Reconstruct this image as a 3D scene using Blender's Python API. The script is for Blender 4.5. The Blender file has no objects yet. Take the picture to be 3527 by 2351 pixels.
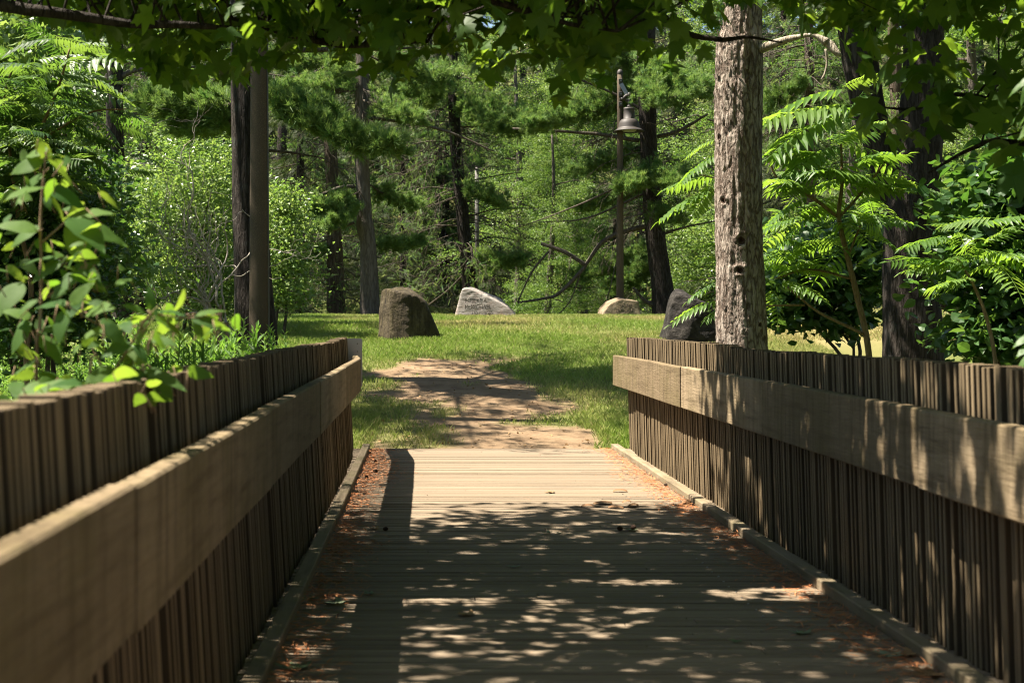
import bpy, math
import numpy as np
from mathutils import Vector
from mathutils.bvhtree import BVHTree

sc = bpy.context.scene
C = sc.collection
PI = math.pi

# ------------------------------------------------------------------ camera, sky, sun, exposure
FPX = 3270.0            # focal length in pixels of a 2352 px wide frame (50 mm on 36 mm)
VX, VY = 978.0, 739.0   # vanishing point of the bridge in that frame
EYE = 1.45              # eye height above the deck
cam_d = bpy.data.cameras.new('camera')
cam = bpy.data.objects.new('camera', cam_d); C.objects.link(cam)
cam.location = (0, 0, EYE); cam.rotation_euler = (PI/2, 0, 0)
cam_d.lens = 50.0; cam_d.sensor_width = 36.0
cam_d.shift_x = (1176-VX)/2352.0
cam_d.shift_y = -(784-VY)/2352.0
cam_d.clip_start = 0.05; cam_d.clip_end = 2000
cam_d.dof.use_dof = True; cam_d.dof.focus_distance = 19.0; cam_d.dof.aperture_fstop = 4.0
sc.camera = cam

SUN_EL, SUN_A = 62.0, 4.0    # elevation; degrees ahead of square-left
el, az = math.radians(SUN_EL), math.radians(SUN_A)
SUN = Vector((-math.cos(el)*math.cos(az), math.cos(el)*math.sin(az), math.sin(el)))
w = bpy.data.worlds.new('World'); sc.world = w; w.use_nodes = True
nt = w.node_tree; nt.nodes.clear()
sky = nt.nodes.new('ShaderNodeTexSky'); sky.sky_type = 'NISHITA'; sky.sun_disc = False
sky.sun_elevation = el; sky.sun_rotation = math.radians(270+SUN_A)
bg = nt.nodes.new('ShaderNodeBackground'); bg.inputs['Strength'].default_value = 0.05
wo = nt.nodes.new('ShaderNodeOutputWorld')
nt.links.new(sky.outputs[0], bg.inputs[0]); nt.links.new(bg.outputs[0], wo.inputs[0])
sl = bpy.data.lights.new('sun', 'SUN'); sl.energy = 5.0; sl.angle = math.radians(0.53); sl.color = (1.0, 0.91, 0.77)
so = bpy.data.objects.new('sun', sl); C.objects.link(so)
so.rotation_euler = SUN.to_track_quat('Z', 'Y').to_euler(); so.location = (-20, 5, 40)
sc.view_settings.view_transform = 'Standard'; sc.view_settings.look = 'None'
sc.view_settings.exposure = 2.2; sc.view_settings.gamma = 1.0
sc.render.engine = 'CYCLES'
cy = sc.cycles
cy.max_bounces = 7; cy.diffuse_bounces = 4; cy.glossy_bounces = 2; cy.transmission_bounces = 5
cy.sample_clamp_indirect = 6.0; cy.caustics_reflective = False; cy.caustics_refractive = False
cy.use_denoising = True; cy.pixel_filter_type = 'BLACKMAN_HARRIS'; cy.filter_width = 1.1
try: cy.denoiser = 'OPENIMAGEDENOISE'
except Exception: pass

# ------------------------------------------------------------------ small helpers
def W(x, y, D):
    """point seen at pixel x, y (2352 px frame) at distance D"""
    return np.array([(x-VX)*D/FPX, D, EYE-(y-VY)*D/FPX])

def smooth(e0, e1, x):
    t = np.clip((np.asarray(x, float)-e0)/(e1-e0), 0, 1); return t*t*(3-2*t)

_P = np.random.default_rng(7).random(65536)
def vnoise(p):
    p = np.asarray(p, float); i = np.floor(p).astype(np.int64); f = p-i; f = f*f*(3-2*f)
    def h(a, b, c): return _P[(a*73856093 ^ b*19349663 ^ c*83492791) & 65535]
    x, y, z = i[..., 0], i[..., 1], i[..., 2]; fx, fy, fz = f[..., 0], f[..., 1], f[..., 2]
    def L(a, b, t): return a+(b-a)*t
    return L(L(L(h(x, y, z), h(x+1, y, z), fx), L(h(x, y+1, z), h(x+1, y+1, z), fx), fy),
             L(L(h(x, y, z+1), h(x+1, y, z+1), fx), L(h(x, y+1, z+1), h(x+1, y+1, z+1), fx), fy), fz)*2-1
def fbm(p, o=4):
    p = np.asarray(p, float); s = 0; a = 1.0; t = 0
    for k in range(o):
        s = s+a*vnoise(p*2**k+17.3*k); t += a; a *= .5
    return s/t

class MB:
    """collects geometry (numpy) and links it as ONE mesh object"""
    def __init__(s): s.v = []; s.f = []; s.var = []; s.n = 0
    def add(s, v, faces, var=0.5):
        v = np.asarray(v, float).reshape(-1, 3)
        if not isinstance(faces, list): faces = [faces]
        for f in faces:
            f = np.asarray(f, np.int64)
            if f.size: s.f.append(f+s.n)
        s.v.append(v); s.var.append(np.broadcast_to(np.asarray(var, float), (len(v),)).copy()); s.n += len(v)
    def build(s, name, mat, parent=None, loc=None, sm=False):
        base = np.zeros(3)
        if parent is not None: base = wloc(parent)
        elif loc is not None: base = np.asarray(loc, float)
        me = bpy.data.meshes.new(name)
        v = np.concatenate(s.v)-base if s.v else np.zeros((0, 3))
        me.vertices.add(len(v)); me.vertices.foreach_set('co', v.astype(np.float32).ravel())
        lv = np.concatenate([f.ravel() for f in s.f]); sizes = np.concatenate([np.full(len(f), f.shape[1]) for f in s.f])
        me.loops.add(len(lv)); me.loops.foreach_set('vertex_index', lv.astype(np.int32))
        me.polygons.add(len(sizes)); st = np.concatenate([[0], np.cumsum(sizes)[:-1]])
        me.polygons.foreach_set('loop_start', st.astype(np.int32))
        me.polygons.foreach_set('use_smooth', np.full(len(sizes), sm, dtype=bool))
        a = me.attributes.new('var', 'FLOAT', 'POINT'); a.data.foreach_set('value', np.concatenate(s.var).astype(np.float32))
        me.update(calc_edges=True); me.validate()
        if mat: me.materials.append(mat)
        o = bpy.data.objects.new(name, me); C.objects.link(o)
        if parent is not None: o.parent = parent
        elif loc is not None: o.location = base
        return o

def wloc(o):
    p = np.array(o.location)
    while o.parent: o = o.parent; p = p+np.array(o.location)
    return p
def tag(o, label=None, cat=None, group=None, kind=None):
    if label: o['label'] = label
    if cat: o['category'] = cat
    if group: o['group'] = group
    if kind: o['kind'] = kind
    return o
def thing(name, label, cat, loc, group=None):
    o = bpy.data.objects.new(name, None); o.empty_display_size = .2; C.objects.link(o); o.location = tuple(map(float, loc))
    return tag(o, label, cat, group)
def dup(root, loc, rz=0, s=1, label=None):
    r = root.copy(); C.objects.link(r); r.location = tuple(map(float, loc)); r.rotation_euler = (0, 0, rz); r.scale = (s, s, s)
    if label: r['label'] = label
    for ch in list(root.children):
        c = ch.copy(); C.objects.link(c); c.parent = r
        for g in list(ch.children):
            d = g.copy(); C.objects.link(d); d.parent = c
    return r

def box(mb, x0, x1, y0, y1, z0, z1, var=.5, ch=0.0):
    if ch <= 0:
        v = [(x, y, z) for z in (z0, z1) for y in (y0, y1) for x in (x0, x1)]
        f = [(0, 2, 3, 1), (4, 5, 7, 6), (0, 1, 5, 4), (2, 6, 7, 3), (0, 4, 6, 2), (1, 3, 7, 5)]
        mb.add(v, np.array(f), var); return
    o = [(x0+ch, y0), (x1-ch, y0), (x1, y0+ch), (x1, y1-ch), (x1-ch, y1), (x0+ch, y1), (x0, y1-ch), (x0, y0+ch)]
    i = [(min(max(x, x0+ch), x1-ch), min(max(y, y0+ch), y1-ch)) for x, y in o]
    v = [(x, y, z0) for x, y in o]+[(x, y, z1-ch) for x, y in o]+[(x, y, z1) for x, y in i]
    q = [(k, (k+1) % 8, 8+(k+1) % 8, 8+k) for k in range(8)]+[(8+k, 8+(k+1) % 8, 16+(k+1) % 8, 16+k) for k in range(8)]
    mb.add(v, [np.array(q), np.array([list(range(7, -1, -1)), list(range(16, 24))])], var)

def spline(pts, n):
    """Catmull-Rom through pts (any number of columns), n samples per span"""
    p = np.asarray(pts, float); p = np.vstack([2*p[0]-p[1], p, 2*p[-1]-p[-2]])
    out = []
    for k in range(1, len(p)-2):
        t = np.linspace(0, 1, n, endpoint=False)[:, None]
        a, b, c, d = p[k-1], p[k], p[k+1], p[k+2]
        out.append(.5*((2*b)+(c-a)*t+(2*a-5*b+4*c-d)*t*t+(3*b-a-3*c+d)*t**3))
    out.append(p[-2][None]); return np.vstack(out)

def tube(mb, pts, rad, n=8, var=.5, cap=True, disp=None):
    p = np.asarray(pts, float); r = np.broadcast_to(np.asarray(rad, float), (len(p),))
    t = np.gradient(p, axis=0); t /= np.linalg.norm(t, axis=1)[:, None]+1e-9
    u = np.cross(t[0], [0.31, 0.2, 0.93] if abs(t[0][2]) < .9 else [0.0, 1.0, 0.0]); u /= np.linalg.norm(u)
    fr = []
    for k in range(len(p)):
        u = u-t[k]*np.dot(u, t[k]); u /= np.linalg.norm(u)+1e-9; fr.append(u)
    fr = np.array(fr); b = np.cross(t, fr)
    a = np.linspace(0, 2*PI, n, endpoint=False)
    dirs = fr[:, None]*np.cos(a)[None, :, None]+b[:, None]*np.sin(a)[None, :, None]
    rr = r[:, None]*np.ones((1, n))
    v = p[:, None]+dirs*rr[..., None]
    if disp is not None: v = v+dirs*disp(v, dirs, rr)[..., None]
    m = len(p); i = np.arange(m-1)[:, None]*n; j = np.arange(n)[None]; j2 = (j+1) % n
    q = np.stack([i+j, i+j2, i+n+j2, i+n+j], -1).reshape(-1, 4)
    fs = [q]
    if cap: fs.append(np.array([list(range(n-1, -1, -1)), list(range((m-1)*n, m*n))]))
    mb.add(v.reshape(-1, 3), fs, var)

def lathe(mb, prof, c, n=32, var=.5):
    p = np.asarray(prof, float); a = np.linspace(0, 2*PI, n, endpoint=False)
    v = np.stack([c[0]+p[:, 0:1]*np.cos(a), c[1]+p[:, 0:1]*np.sin(a), c[2]+p[:, 1:2]*np.ones(n)], -1)
    m = len(p); i = np.arange(m-1)[:, None]*n; j = np.arange(n)[None]; j2 = (j+1) % n
    mb.add(v.reshape(-1, 3), np.stack([i+j, i+j2, i+n+j2, i+n+j], -1).reshape(-1, 4), var)

# ------------------------------------------------------------------ leaf templates: (verts, tris); stem at origin, +Y tip, +Z face
def _fan(out, c):
    v = np.array([c]+out, float); k = len(out)
    return v, np.array([[0, i+1, (i+1) % k+1] for i in range(k)])
def T_simple(wd=.3, fold=.07, droop=.08):
    return np.array([(0, 0, 0), (wd, .45, fold), (0, 1, -droop), (-wd, .45, fold)]), np.array([[0, 1, 2], [0, 2, 3]])
def T_ovate(wd=.3):
    h = [(0, 0, 0), (wd*.75, .18, .05), (wd, .42, .06), (wd*.62, .72, .02), (0, 1.0, -.14)]
    mid = [(0, .3, 0), (0, .65, -.03)]
    v = np.array(h+[(-x, y, z) for x, y, z in h[3:0:-1]]+mid)   # 0..4 right, 5,6,7 left, 8,9 mid
    return v, np.array([[0, 1, 8], [1, 2, 8], [2, 9, 8], [2, 3, 9], [3, 4, 9], [4, 5, 9], [5, 6, 9], [6, 8, 9], [6, 7, 8], [7, 0, 8]])
def T_blade(wd=.33, nu=9):
    t = np.linspace(0, 1, nu); hw = wd*np.clip(np.sin(PI*t**.78)**.85, 0, 1)*(1-.25*t)
    v = []; f = []
    for k in range(nu):
        y = t[k]; dz = -.22*y**2.2
        for q in (-1, -.5, 0, .5, 1): v.append((q*hw[k], y-.03*abs(q)*(1-y), dz+.13*abs(q)*hw[k]/wd*.6-.10*(q*q)*hw[k]/wd*.6+.012*math.sin(y*17+q*2)))
    for k in range(nu-1):
        for q in range(4): i = k*5+q; f += [[i, i+1, i+6], [i, i+6, i+5]]
    return np.array(v), np.array(f)
def T_maple():
    h = [(0, .02), (.2, -.06), (.5, -.02), (.37, .17), (.56, .33), (.70, .64), (.43, .55), (.21, .50), (.27, .74), (.10, .80), (0, 1.0)]
    o = h+[(-x, y) for x, y in h[-2:0:-1]]
    return _fan([(x, y, -.28*x*x-.12*max(0, y-.35)**1.5) for x, y in o], (0, .34, .03))
def T_tuft(n=12, wd=.045, seed=1, spread=1.0):
    r = np.random.default_rng(seed); v = []; f = []
    for k in range(n):
        a = r.uniform(0, 2*PI); e = r.uniform(.05, 1.0)*spread
        d = np.array([math.sin(e)*math.cos(a), math.cos(e), math.sin(e)*math.sin(a)]); L = r.uniform(.75, 1.05)
        s = np.cross(d, r.normal(size=3)); s /= np.linalg.norm(s)
        o = np.array([0, r.uniform(-.25, .1), 0]); i = len(v)
        v += [o+s*wd*.5, o-s*wd*.5, o+d*L]; f.append([i, i+1, i+2])
    return np.array(v), np.array(f)
def T_sprig(seed=2):
    """short spruce spray: a twig with needles both sides, drooping"""
    r = np.random.default_rng(seed); v = []; f = []
    for k in range(9):
        y = k/9.; dz = -.25*y*y
        for s in (-1, 1):
            L = .22*(1-.5*y); i = len(v)
            v += [(0, y, dz), (0, y+.06, dz-.01), (s*L, y+.17, dz+r.uniform(-.1, .1))]; f.append([i, i+1, i+2])
    return np.array(v), np.array(f)
def T_frond(pairs=11, seed=3, droop=.35, lw=.075, ll=.30):
    r = np.random.default_rng(seed); v = []; f = []
    def rz(y): return -droop*y*y
    for k in range(pairs+1):
        y = .12+.80*k/pairs; prof = math.sin(PI*(.18+.72*(k/pairs)))
        L = ll*(.35+.7*prof); wv = lw*(.5+.55*prof)
        for s in ((-1, 1) if k < pairs else (0,)):
            if s == 0: d = np.array([0, .9, -.4])
            else:
                d = np.array([s*.86, .34+r.uniform(-.08, .08), -.34+r.uniform(-.12, .12)])
            d /= np.linalg.norm(d); sd = np.cross(d, [0, 0, 1.0]); sd /= np.linalg.norm(sd)
            o = np.array([0, y, rz(y)]); i = len(v); LL = L*r.uniform(.9, 1.08)
            m1 = o+d*LL*.35; m1[2] += .012; m2 = o+d*LL*.7; m2[2] -= .005; tip = o+d*LL; tip[2] -= LL*.18
            v += [o, m1+sd*wv*.5, m2+sd*wv*.38, tip, m2-sd*wv*.38, m1-sd*wv*.5, m1-[0, 0, .008], m2-[0, 0, .01]]
            f += [[i, i+1, i+6], [i, i+6, i+5], [i+1, i+2, i+7], [i+1, i+7, i+6], [i+6, i+7, i+4], [i+6, i+4, i+5], [i+2, i+3, i+7], [i+7, i+3, i+4]]
    for k in range(8):     # rachis
        y0, y1 = k/8., (k+1)/8.; i = len(v); wv = .007
        v += [(-wv, y0, rz(y0)), (wv, y0, rz(y0)), (wv, y1, rz(y1)), (-wv, y1, rz(y1))]; f += [[i, i+1, i+2], [i, i+2, i+3]]
    return np.array(v, float), np.array(f)
def T_weed(seed=5):
    """leafy upright stem of narrow leaves (goldenrod): unit height along +Z"""
    r = np.random.default_rng(seed); v = []; f = []
    n = 34
    for k in range(n):
        z = .15+.85*(k/n)**.9; a = k*2.4+r.uniform(-.3, .3); L = .17*(1.05-.55*z)*r.uniform(.8, 1.2)
        up = .25+.8*z*z; d = np.array([math.cos(a)*math.cos(up), math.sin(a)*math.cos(up), math.sin(up)])
        s = np.cross(d, [0, 0, 1.]); s /= np.linalg.norm(s); o = np.array([.03*math.sin(3*z+seed)*z, .02*z, z]); i = len(v); wv = L*.12
        m = o+d*L*.45; tip = o+d*L; tip[2] -= L*.25
        v += [o, m+s*wv, tip, m-s*wv]; f += [[i, i+1, i+2], [i, i+2, i+3]]
    for k in range(6):
        z0, z1 = k/6., (k+1)/6.; i = len(v); wv = .006
        c0 = (.03*math.sin(3*z0+seed)*z0, .02*z0, z0); c1 = (.03*math.sin(3*z1+seed)*z1, .02*z1, z1)
        v += [(c0[0]-wv, c0[1], z0), (c0[0]+wv, c0[1], z0), (c1[0]+wv, c1[1], z1), (c1[0]-wv, c1[1], z1)]; f += [[i, i+1, i+2], [i, i+2, i+3]]
    return np.array(v, float), np.array(f)

def frames(d, nrm):
    d = d/(np.linalg.norm(d, axis=1)[:, None]+1e-9)
    n = nrm-d*np.sum(d*nrm, 1)[:, None]; n /= np.linalg.norm(n, axis=1)[:, None]+1e-9
    return np.stack([np.cross(d, n), d, n], -1)        # columns right, dir, normal
def rand_dirs(r, N, up=0.0, spread=1.0):
    a = r.normal(size=(N, 3))*spread; a[:, 2] += up; return a/(np.linalg.norm(a, axis=1)[:, None]+1e-9)
def scatter(mb, T, pos, R, s, var):
    v, f = T; N = len(pos)
    if N == 0: return
    s = np.broadcast_to(np.asarray(s, float), (N,))
    V = np.einsum('nij,kj->nki', R, v)*s[:, None, None]+pos[:, None]
    F = (f[None]+(np.arange(N)*len(v))[:, None, None]).reshape(-1, f.shape[1])
    mb.add(V.reshape(-1, 3), F, np.repeat(var, len(v)))
def leaves(mb, r, T, pos, s, tilt=.6, var=None, dz=-.25):
    """leaf frames: normals mostly up, tips outward and drooping"""
    N = len(pos); n = rand_dirs(r, N, up=1.0/max(tilt, .05)*.6, spread=1.0)
    d = rand_dirs(r, N); d[:, 2] = d[:, 2]*.4+dz
    scatter(mb, T, pos, frames(d, n), s*r.uniform(.65, 1.2, N), r.random(N) if var is None else var)

# ------------------------------------------------------------------ materials
def newmat(name):
    m = bpy.data.materials.new(name); m.use_nodes = True; n = m.node_tree; n.nodes.clear()
    return m, n, n.nodes.new('ShaderNodeOutputMaterial')
def node(n, t, **k):
    x = n.nodes.new(t)
    for a, b in k.items():
        if hasattr(x, a): setattr(x, a, b)
        else: x.inputs[a].default_value = b
    return x
def ramp(n, fac, stops):
    c = n.nodes.new('ShaderNodeValToRGB'); e = c.color_ramp.elements
    while len(e) < len(stops): e.new(.5)
    for k, (p, col) in enumerate(stops): e[k].position = p; e[k].color = (*col, 1)
    n.links.new(fac, c.inputs[0]); return c.outputs[0]
def coords(n, scale, kind='Object'):
    tc = n.nodes.new('ShaderNodeTexCoord'); mp = n.nodes.new('ShaderNodeMapping'); mp.inputs['Scale'].default_value = scale
    n.links.new(tc.outputs[kind], mp.inputs[0]); return mp.outputs[0]
def noise(n, vec, scale=1., detail=4., rough=.6):
    x = n.nodes.new('ShaderNodeTexNoise'); x.inputs['Scale'].default_value = scale; x.inputs['Detail'].default_value = detail; x.inputs['Roughness'].default_value = rough
    n.links.new(vec, x.inputs['Vector']); return x.outputs['Fac']
def mixc(n, fac, a, b, mode='MIX'):
    x = n.nodes.new('ShaderNodeMix'); x.data_type = 'RGBA'; x.blend_type = mode
    for i, s in ((0, fac), (6, a), (7, b)):
        if isinstance(s, (int, float)): x.inputs[i].default_value = s
        elif isinstance(s, tuple): x.inputs[i].default_value = (*s, 1)
        else: n.links.new(s, x.inputs[i])
    return x.outputs[2]
def attr(n, name='var'):
    x = n.nodes.new('ShaderNodeAttribute'); x.attribute_name = name; return x.outputs['Fac']
def math_(n, op, a, b=None):
    x = n.nodes.new('ShaderNodeMath'); x.operation = op
    for i, s in enumerate((a, b)):
        if s is None: continue
        if isinstance(s, (int, float)): x.inputs[i].default_value = s
        else: n.links.new(s, x.inputs[i])
    return x.outputs[0]
def bump(n, h, strength=.5, dist=.02):
    b = n.nodes.new('ShaderNodeBump'); b.inputs['Strength'].default_value = strength; b.inputs['Distance'].default_value = dist
    n.links.new(h, b.inputs['Height']); return b.outputs[0]
ALB = .56      # all surface colours are written for a brighter print; this brings them to real albedos
LFA = .78
def alb(n, col, k=ALB): return mixc(n, 1.0, col, (k, k, k), 'MULTIPLY')
def surf(n, out, col, rough=.8, spec=.3, nrm=None, metal=0.):
    p = n.nodes.new('ShaderNodeBsdfPrincipled'); col = alb(n, col)
    for k, s in (('Base Color', col), ('Roughness', rough)):
        if isinstance(s, tuple): p.inputs[k].default_value = (*s, 1)
        elif isinstance(s, (int, float)): p.inputs[k].default_value = s
        else: n.links.new(s, p.inputs[k])
    p.inputs['Specular IOR Level'].default_value = spec; p.inputs['Metallic'].default_value = metal
    if nrm is not None: n.links.new(nrm, p.inputs['Normal'])
    n.links.new(p.outputs[0], out.inputs[0]); return p
def m_leaf(name, a, b, ta, tb, tf=.45, rough=.5, spec=.3):
    """a..b: leaf colours; ta..tb: light passing through the leaf"""
    m, n, out = newmat(name); v = attr(n)
    p = n.nodes.new('ShaderNodeBsdfPrincipled'); p.inputs['Roughness'].default_value = rough; p.inputs['Specular IOR Level'].default_value = spec*.7
    n.links.new(alb(n, mixc(n, v, a, b), LFA), p.inputs['Base Color'])
    t = n.nodes.new('ShaderNodeBsdfTranslucent'); n.links.new(alb(n, mixc(n, v, ta, tb), LFA), t.inputs[0])
    x = n.nodes.new('ShaderNodeMixShader'); x.inputs[0].default_value = tf
    n.links.new(p.outputs[0], x.inputs[1]); n.links.new(t.outputs[0], x.inputs[2]); n.links.new(x.outputs[0], out.inputs[0]); return m
def m_bark(name, dark, mid, light, sc_=1.0, bs=1.0, lichen=None, zs=1.6):
    m, n, out = newmat(name)
    c = coords(n, (9*sc_, 9*sc_, zs*sc_)); c2 = coords(n, (30*sc_, 30*sc_, 14*sc_))
    h1 = noise(n, c, 1.6, 6, .65); h2 = noise(n, c2, 1., 5, .7)
    vo = n.nodes.new('ShaderNodeTexVoronoi'); vo.feature = 'DISTANCE_TO_EDGE'; vo.inputs['Scale'].default_value = 1.5
    wv = n.nodes.new('ShaderNodeVectorMath'); wv.operation = 'ADD'; nz = n.nodes.new('ShaderNodeTexNoise'); nz.inputs['Scale'].default_value = 2.4; nz.inputs['Detail'].default_value = 5
    n.links.new(c, nz.inputs['Vector']); n.links.new(c, wv.inputs[0]); n.links.new(nz.outputs['Color'], wv.inputs[1]); n.links.new(wv.outputs[0], vo.inputs['Vector'])
    ed = math_(n, 'MINIMUM', math_(n, 'MULTIPLY', vo.outputs['Distance'], 5.0), 1.0)
    hh = math_(n, 'ADD', math_(n, 'MULTIPLY', ed, .45), math_(n, 'ADD', math_(n, 'MULTIPLY', h1, 1.3), math_(n, 'MULTIPLY', h2, .6)))
    col = ramp(n, math_(n, 'MULTIPLY', hh, .55), [(.28, dark), (.55, mid), (.85, light)])
    if lichen: col = mixc(n, ramp(n, noise(n, coords(n, (3, 3, 2.2)), 1.5, 5, .7), [(.56, (0, 0, 0)), (.7, (.7, .7, .7))]), col, lichen)
    surf(n, out, col, .9, .15, bump(n, hh, .9*bs, .035)); return m
def m_wood(name, a, b, grain=(60, 60, 3), green=None, dark=None, bs=.4, edge=None, streak=None):
    """edge: paler worn edges and tops, broad faces left dark to paint gap shade; streak: dark rain runs down the face"""
    m, n, out = newmat(name); v = attr(n)
    g = noise(n, coords(n, grain), 1., 7, .7); big = noise(n, coords(n, (2.2, 2.2, 1.4)), 1., 5, .65)
    col = mixc(n, math_(n, 'ADD', math_(n, 'MULTIPLY', v, .5), math_(n, 'MULTIPLY', math_(n, 'SUBTRACT', g, .25), .9)), a, b)
    if edge:
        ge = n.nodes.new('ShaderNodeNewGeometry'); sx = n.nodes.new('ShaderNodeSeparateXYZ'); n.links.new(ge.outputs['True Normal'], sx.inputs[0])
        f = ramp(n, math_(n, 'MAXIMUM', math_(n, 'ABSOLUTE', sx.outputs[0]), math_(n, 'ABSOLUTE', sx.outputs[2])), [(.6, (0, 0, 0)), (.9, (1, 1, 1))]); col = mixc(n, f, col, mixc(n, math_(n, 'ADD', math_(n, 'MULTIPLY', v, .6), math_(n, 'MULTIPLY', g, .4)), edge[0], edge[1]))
    if green: col = mixc(n, ramp(n, big, [(.44, (0, 0, 0)), (.66, (.7, .7, .7))]), col, green)
    if dark: col = mixc(n, ramp(n, noise(n, coords(n, tuple(x*.25 for x in grain)), 1., 6, .75), [(.5, (0, 0, 0)), (.68, (.85, .85, .85))]), col, dark)
    if streak: col = mixc(n, ramp(n, noise(n, coords(n, (14, 14, 1.1)), 1., 6, .75), [(.48, (0, 0, 0)), (.70, (.8, .8, .8))]), col, streak)
    surf(n, out, col, .85, .2, bump(n, math_(n, 'ADD', g, big), bs, .008)); return m

M = {}
M['slat'] = m_wood('weathered_slat', (.06, .042, .022), (.14, .10, .055), (70, 70, 1.6), None, (.045, .032, .018), .4, ((.19, .135, .072), (.36, .27, .16)), None)  # broad faces painted dark as shade between slats; worn edges and tops paler
M['rail'] = m_wood('weathered_rail', (.16, .112, .058), (.50, .385, .245), (40, 5, 70), (.17, .135, .055), (.12, .085, .042), .8, None, (.095, .066, .033))
M['deck'] = m_wood('weathered_deck', (.205, .152, .10), (.40, .318, .225), (3, 70, 60), None, (.14, .11, .085))
M['kerb'] = m_wood('weathered_kerb', (.27, .205, .135), (.40, .32, .22), (60, 4, 60), (.21, .19, .09), (.13, .1, .06))
M['bark_dark'] = m_bark('dark_bark', (.010, .008, .006), (.036, .028, .023), (.085, .07, .06), 1.2, 1.0, (.085, .09, .08))
M['bark_brown'] = m_bark('brown_bark', (.03, .02, .014), (.11, .08, .058), (.21, .165, .13), 1.0)
M['bark_grey'] = m_bark('grey_bark', (.05, .042, .034), (.125, .105, .085), (.2, .175, .15), .9, .6)
M['bark_snag'] = m_bark('flaking_bark', (.035, .022, .016), (.21, .155, .12), (.58, .49, .41), 1.2, 1.0, None, 2.6)
M['bark_twig'] = m_bark('branch_bark', (.04, .032, .025), (.10, .08, .06), (.2, .17, .14), 2., .5)
M['dead_wood'] = m_bark('dead_wood', (.14, .10, .07), (.42, .35, .26), (.62, .55, .45), 2., .6)
M['pale_twig'] = m_bark('pale_twig', (.28, .20, .14), (.48, .41, .33), (.66, .61, .54), 3., .2)
M['sumac_stem'] = m_bark('reddish_stem', (.12, .075, .045), (.26, .17, .10), (.4, .29, .18), 3., .3)
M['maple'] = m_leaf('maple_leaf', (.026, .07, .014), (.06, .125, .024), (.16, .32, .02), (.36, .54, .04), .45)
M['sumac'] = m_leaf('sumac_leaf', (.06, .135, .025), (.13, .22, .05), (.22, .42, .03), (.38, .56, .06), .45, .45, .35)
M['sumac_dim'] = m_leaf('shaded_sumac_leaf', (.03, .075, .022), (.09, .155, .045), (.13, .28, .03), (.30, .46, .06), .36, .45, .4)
M['near_leaf'] = m_leaf('dogwood_leaf', (.03, .085, .018), (.09, .165, .034), (.18, .36, .025), (.38, .52, .05), .45, .6, .2)
M['bush'] = m_leaf('bush_leaf', (.09, .17, .035), (.25, .34, .12), (.24, .42, .05), (.40, .54, .11), .38, .36, .55)
M['broad'] = m_leaf('broad_leaf', (.06, .125, .024), (.20, .29, .085), (.17, .33, .035), (.34, .47, .09), .4, .40, .45)
M['vine'] = m_leaf('vine_leaf', (.025, .07, .018), (.06, .13, .035), (.12, .28, .03), (.22, .38, .05), .33, .36, .65)
M['needle'] = m_leaf('pine_needle', (.06, .16, .042), (.24, .34, .10), (.14, .33, .05), (.38, .50, .11), .36, .5, .3)
M['spruce'] = m_leaf('spruce_needle', (.022, .045, .016), (.085, .10, .036), (.05, .10, .025), (.13, .16, .045), .26, .55, .3)
M['weed'] = m_leaf('weed_leaf', (.075, .17, .03), (.15, .26, .055), (.2, .42, .04), (.34, .54, .08), .4)
M['litter'] = m_leaf('needle_litter', (.36, .12, .045), (.62, .28, .12), (.3, .1, .03), (.4, .15, .05), .1, .7, .2)
M['dead_leaf'] = m_leaf('dead_leaf', (.16, .08, .035), (.42, .27, .13), (.2, .1, .03), (.3, .18, .06), .2, .7, .2)
M['fallen_green'] = m_leaf('fallen_leaf', (.10, .15, .06), (.30, .33, .22), (.1, .2, .04), (.2, .3, .08), .25, .6, .3)
M['cone'] = m_wood('pine_cone', (.05, .03, .02), (.12, .07, .045), (60, 60, 60))
M['chip'] = m_wood('bark_chip', (.19, .09, .04), (.45, .28, .15), (40, 40, 40))
m, n, out = newmat('grass_blade'); v = attr(n)
pA = mixc(n, v, (.16, .25, .04), (.30, .37, .09)); dry = attr(n, 'dry')
tr = n.nodes.new('ShaderNodeBsdfTranslucent'); pr = n.nodes.new('ShaderNodeBsdfPrincipled'); pr.inputs['Roughness'].default_value = .5; pr.inputs['Specular IOR Level'].default_value = .35
cc = mixc(n, dry, pA, (.52, .43, .20)); n.links.new(alb(n, cc, .78), pr.inputs['Base Color']); n.links.new(alb(n, mixc(n, dry, (.24, .38, .045), (.44, .38, .16)), .8), tr.inputs[0])
mx = n.nodes.new('ShaderNodeMixShader'); mx.inputs[0].default_value = .35; n.links.new(pr.outputs[0], mx.inputs[1]); n.links.new(tr.outputs[0], mx.inputs[2]); n.links.new(mx.outputs[0], out.inputs[0]); M['grass'] = m
m, n, out = newmat('ground_soil'); dm = attr(n, 'dirt'); dr = attr(n, 'dry')
n1 = noise(n, coords(n, (1, 1, 1)), 3.5, 8, .7); n2 = noise(n, coords(n, (1, 1, 1)), 28, 4, .7)
dirt = mixc(n, ramp(n, n1, [(.35, (0, 0, 0)), (.65, (1, 1, 1))]), (.20, .135, .08), (.40, .29, .18)); dirt = mixc(n, math_(n, 'MULTIPLY', n2, .45), dirt, (.19, .11, .065))
turf = mixc(n, n1, (.10, .145, .03), (.18, .20, .06)); turf = mixc(n, math_(n, 'MULTIPLY', dr, .8), turf, (.33, .27, .125))
surf(n, out, mixc(n, dm, turf, dirt), .95, .1, bump(n, math_(n, 'ADD', n1, math_(n, 'MULTIPLY', n2, .5)), .6, .04)); M['ground'] = m
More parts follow.
